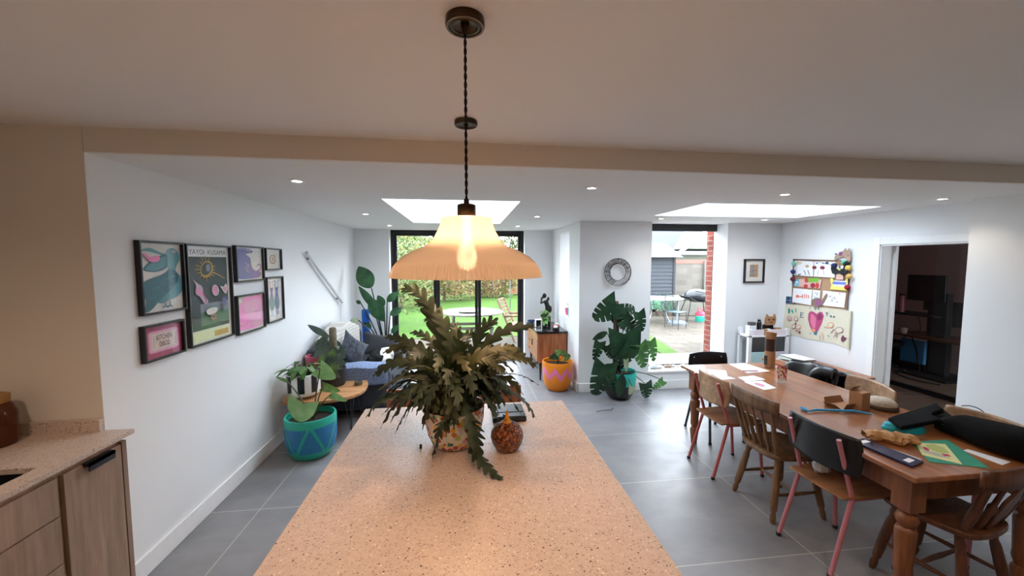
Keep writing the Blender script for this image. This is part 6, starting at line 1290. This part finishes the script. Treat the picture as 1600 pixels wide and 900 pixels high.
wsheet('postcard', 'dark blue postcard at the lower left corner of the noticeboard', 'postcard', [(1228.5, 463), (1243, 464), (1242, 475.5), (1227.5, 474)], [C('24405E'), C('8AB0D0')], .014, [(1, ln(1235, 464, 1234.5, 475, .3)), (1, ln(1229, 469, 1242, 470, .3)), (1, circ(1239, 473, 1.5, .8))])
# garland of felt balls
e = thing('pompom_garland', 'garland of coloured felt balls hanging down both sides of the noticeboard', 'garland', (0, 0, 0))
for cx_, cy_, c in ((1240.5, 412, '7CC0B0'), (1239, 424.5, '2A2E6A'), (1238.5, 436, '6A1830'), (1319, 410, '6CBCA0'), (1303, 415, '24305A'), (1325.5, 418.5, 'E0C060'), (1327, 432, 'D8B060'), (1324, 449, 'A01838'), (1322, 412, '1A3028')):
    p = wp(cx_, cy_, .05); MB().sphere(p, .030, 0, 14, 10, (1, 1, 1), .03).build('pompom', paint(c, .95, var=.15, scale=80, bump=.3), e, smooth=180)
mb = MB(); mb.tube([wp(1241, 406, .04), wp(1240, 424, .045), wp(1238.5, 437, .045)], .002); mb.tube([wp(1241, 406, .03), wp(1280, 409, .038), wp(1303, 415, .045), wp(1319, 410, .045), wp(1326, 419, .045), wp(1327, 432, .045), wp(1324, 449, .045)], .002); mb.build('thread', M['blk'], e)
# long painted paper with heart
dr = [(1, [(1263, 490), (1266, 486), (1271, 487), (1276, 490.5), (1281, 487), (1285, 488), (1287.5, 494), (1284, 506), (1279, 516), (1275, 522), (1270, 519), (1265, 509), (1262.5, 499)]), (2, [(1267, 490), (1271, 492), (1275, 497), (1274, 512), (1270, 513), (1266, 503)]), (5, [(1276, 494), (1281, 489), (1285, 492), (1284, 499), (1278, 501)]), (3, [(1269, 513), (1274, 514), (1274, 521), (1270, 519)]), (6, [(1271, 519), (1278, 516), (1276, 524), (1272, 523)]),
      (4, [(1231, 483), (1234, 481), (1235, 488), (1232, 491)]), (4, ln(1237, 484, 1239, 489, 1.2)), (4, ln(1243, 482, 1244, 488, .8)), (6, ln(1251, 488, 1251, 496, .5)), (6, ln(1251, 489, 1256, 489, .5)), (6, ln(1251, 492, 1255, 492, .5)), (6, ln(1251, 496, 1256, 496, .5)),
      (6, ln(1266, 480, 1265, 483, .5)), (6, ln(1272, 480, 1274, 484, .5)), (6, ln(1279, 479, 1279, 484, .5)), (6, ln(1290, 489, 1294, 489, .5)), (6, ln(1292, 488, 1292, 494, .4)), (6, circ(1298, 494, 1.5, 1.5)), (6, circ(1303, 495, 1.5, 1.5)),
      (3, circ(1297.5, 508, 5, 4.5)), (0, circ(1297.5, 508, 4, 3.4)), (3, ln(1288, 511, 1293, 512, .5)), (5, circ(1311, 516, 6.5, 5)), (0, circ(1311, 516, 5.8, 4.3)), (5, ln(1303, 514, 1298, 521, .5)), (5, ln(1306, 520, 1303, 527, .4)), (5, ln(1308, 521, 1307, 528, .4)), (7, [(1314, 528), (1317, 523), (1319, 527), (1323, 528), (1317, 534), (1314, 533)]),
      (1, circ(1233, 497.5, 3.6, 4)), (0, circ(1233, 497.5, 2.8, 3.2)), (1, circ(1233, 498, 1.2, 1.4)), (1, circ(1243.5, 498, 3.2, 3.6)), (0, circ(1243.5, 498, 2.6, 3)), (1, circ(1240, 510, 3, 4)), (0, circ(1240, 510, 2.3, 3.2)), (3, circ(1247, 511, 4, 3.6)), (0, circ(1247, 511, 3.2, 2.8)), (5, circ(1249, 519, 2, 1.6)), (5, circ(1243, 505.5, 1.2, 1.4)), (5, circ(1244, 517, 1.2, 1.2)), (4, ln(1293, 524, 1296, 526, .6)), (4, ln(1265, 520, 1267, 522, .6)), (3, ln(1284, 520, 1287, 532, .4)), (6, ln(1281, 524, 1281, 532, .3))]
wsheet('painted_banner', 'long cream paper painted with a big pink heart below the noticeboard', 'painting', [(1227.5, 475), (1250, 476.5), (1290, 480), (1331, 486), (1327, 545), (1300, 536), (1260, 529), (1222, 519), (1225, 497)], [C('DCD6BE'), C('B84A78'), C('E07898'), C('E8906A'), C('2E9A88'), C('8A3058'), C('4E7088'), C('6A3A50')], .006, dr, th=.002)
mb = MB(); mb.tube([wp(1329.5, 486, .014), wp(1325.5, 546, .014)], .012, 12); tag(mb.build('paper_roll', C('D6CFB4'), smooth=60), 'rolled right edge of the long cream painted paper', 'paper')
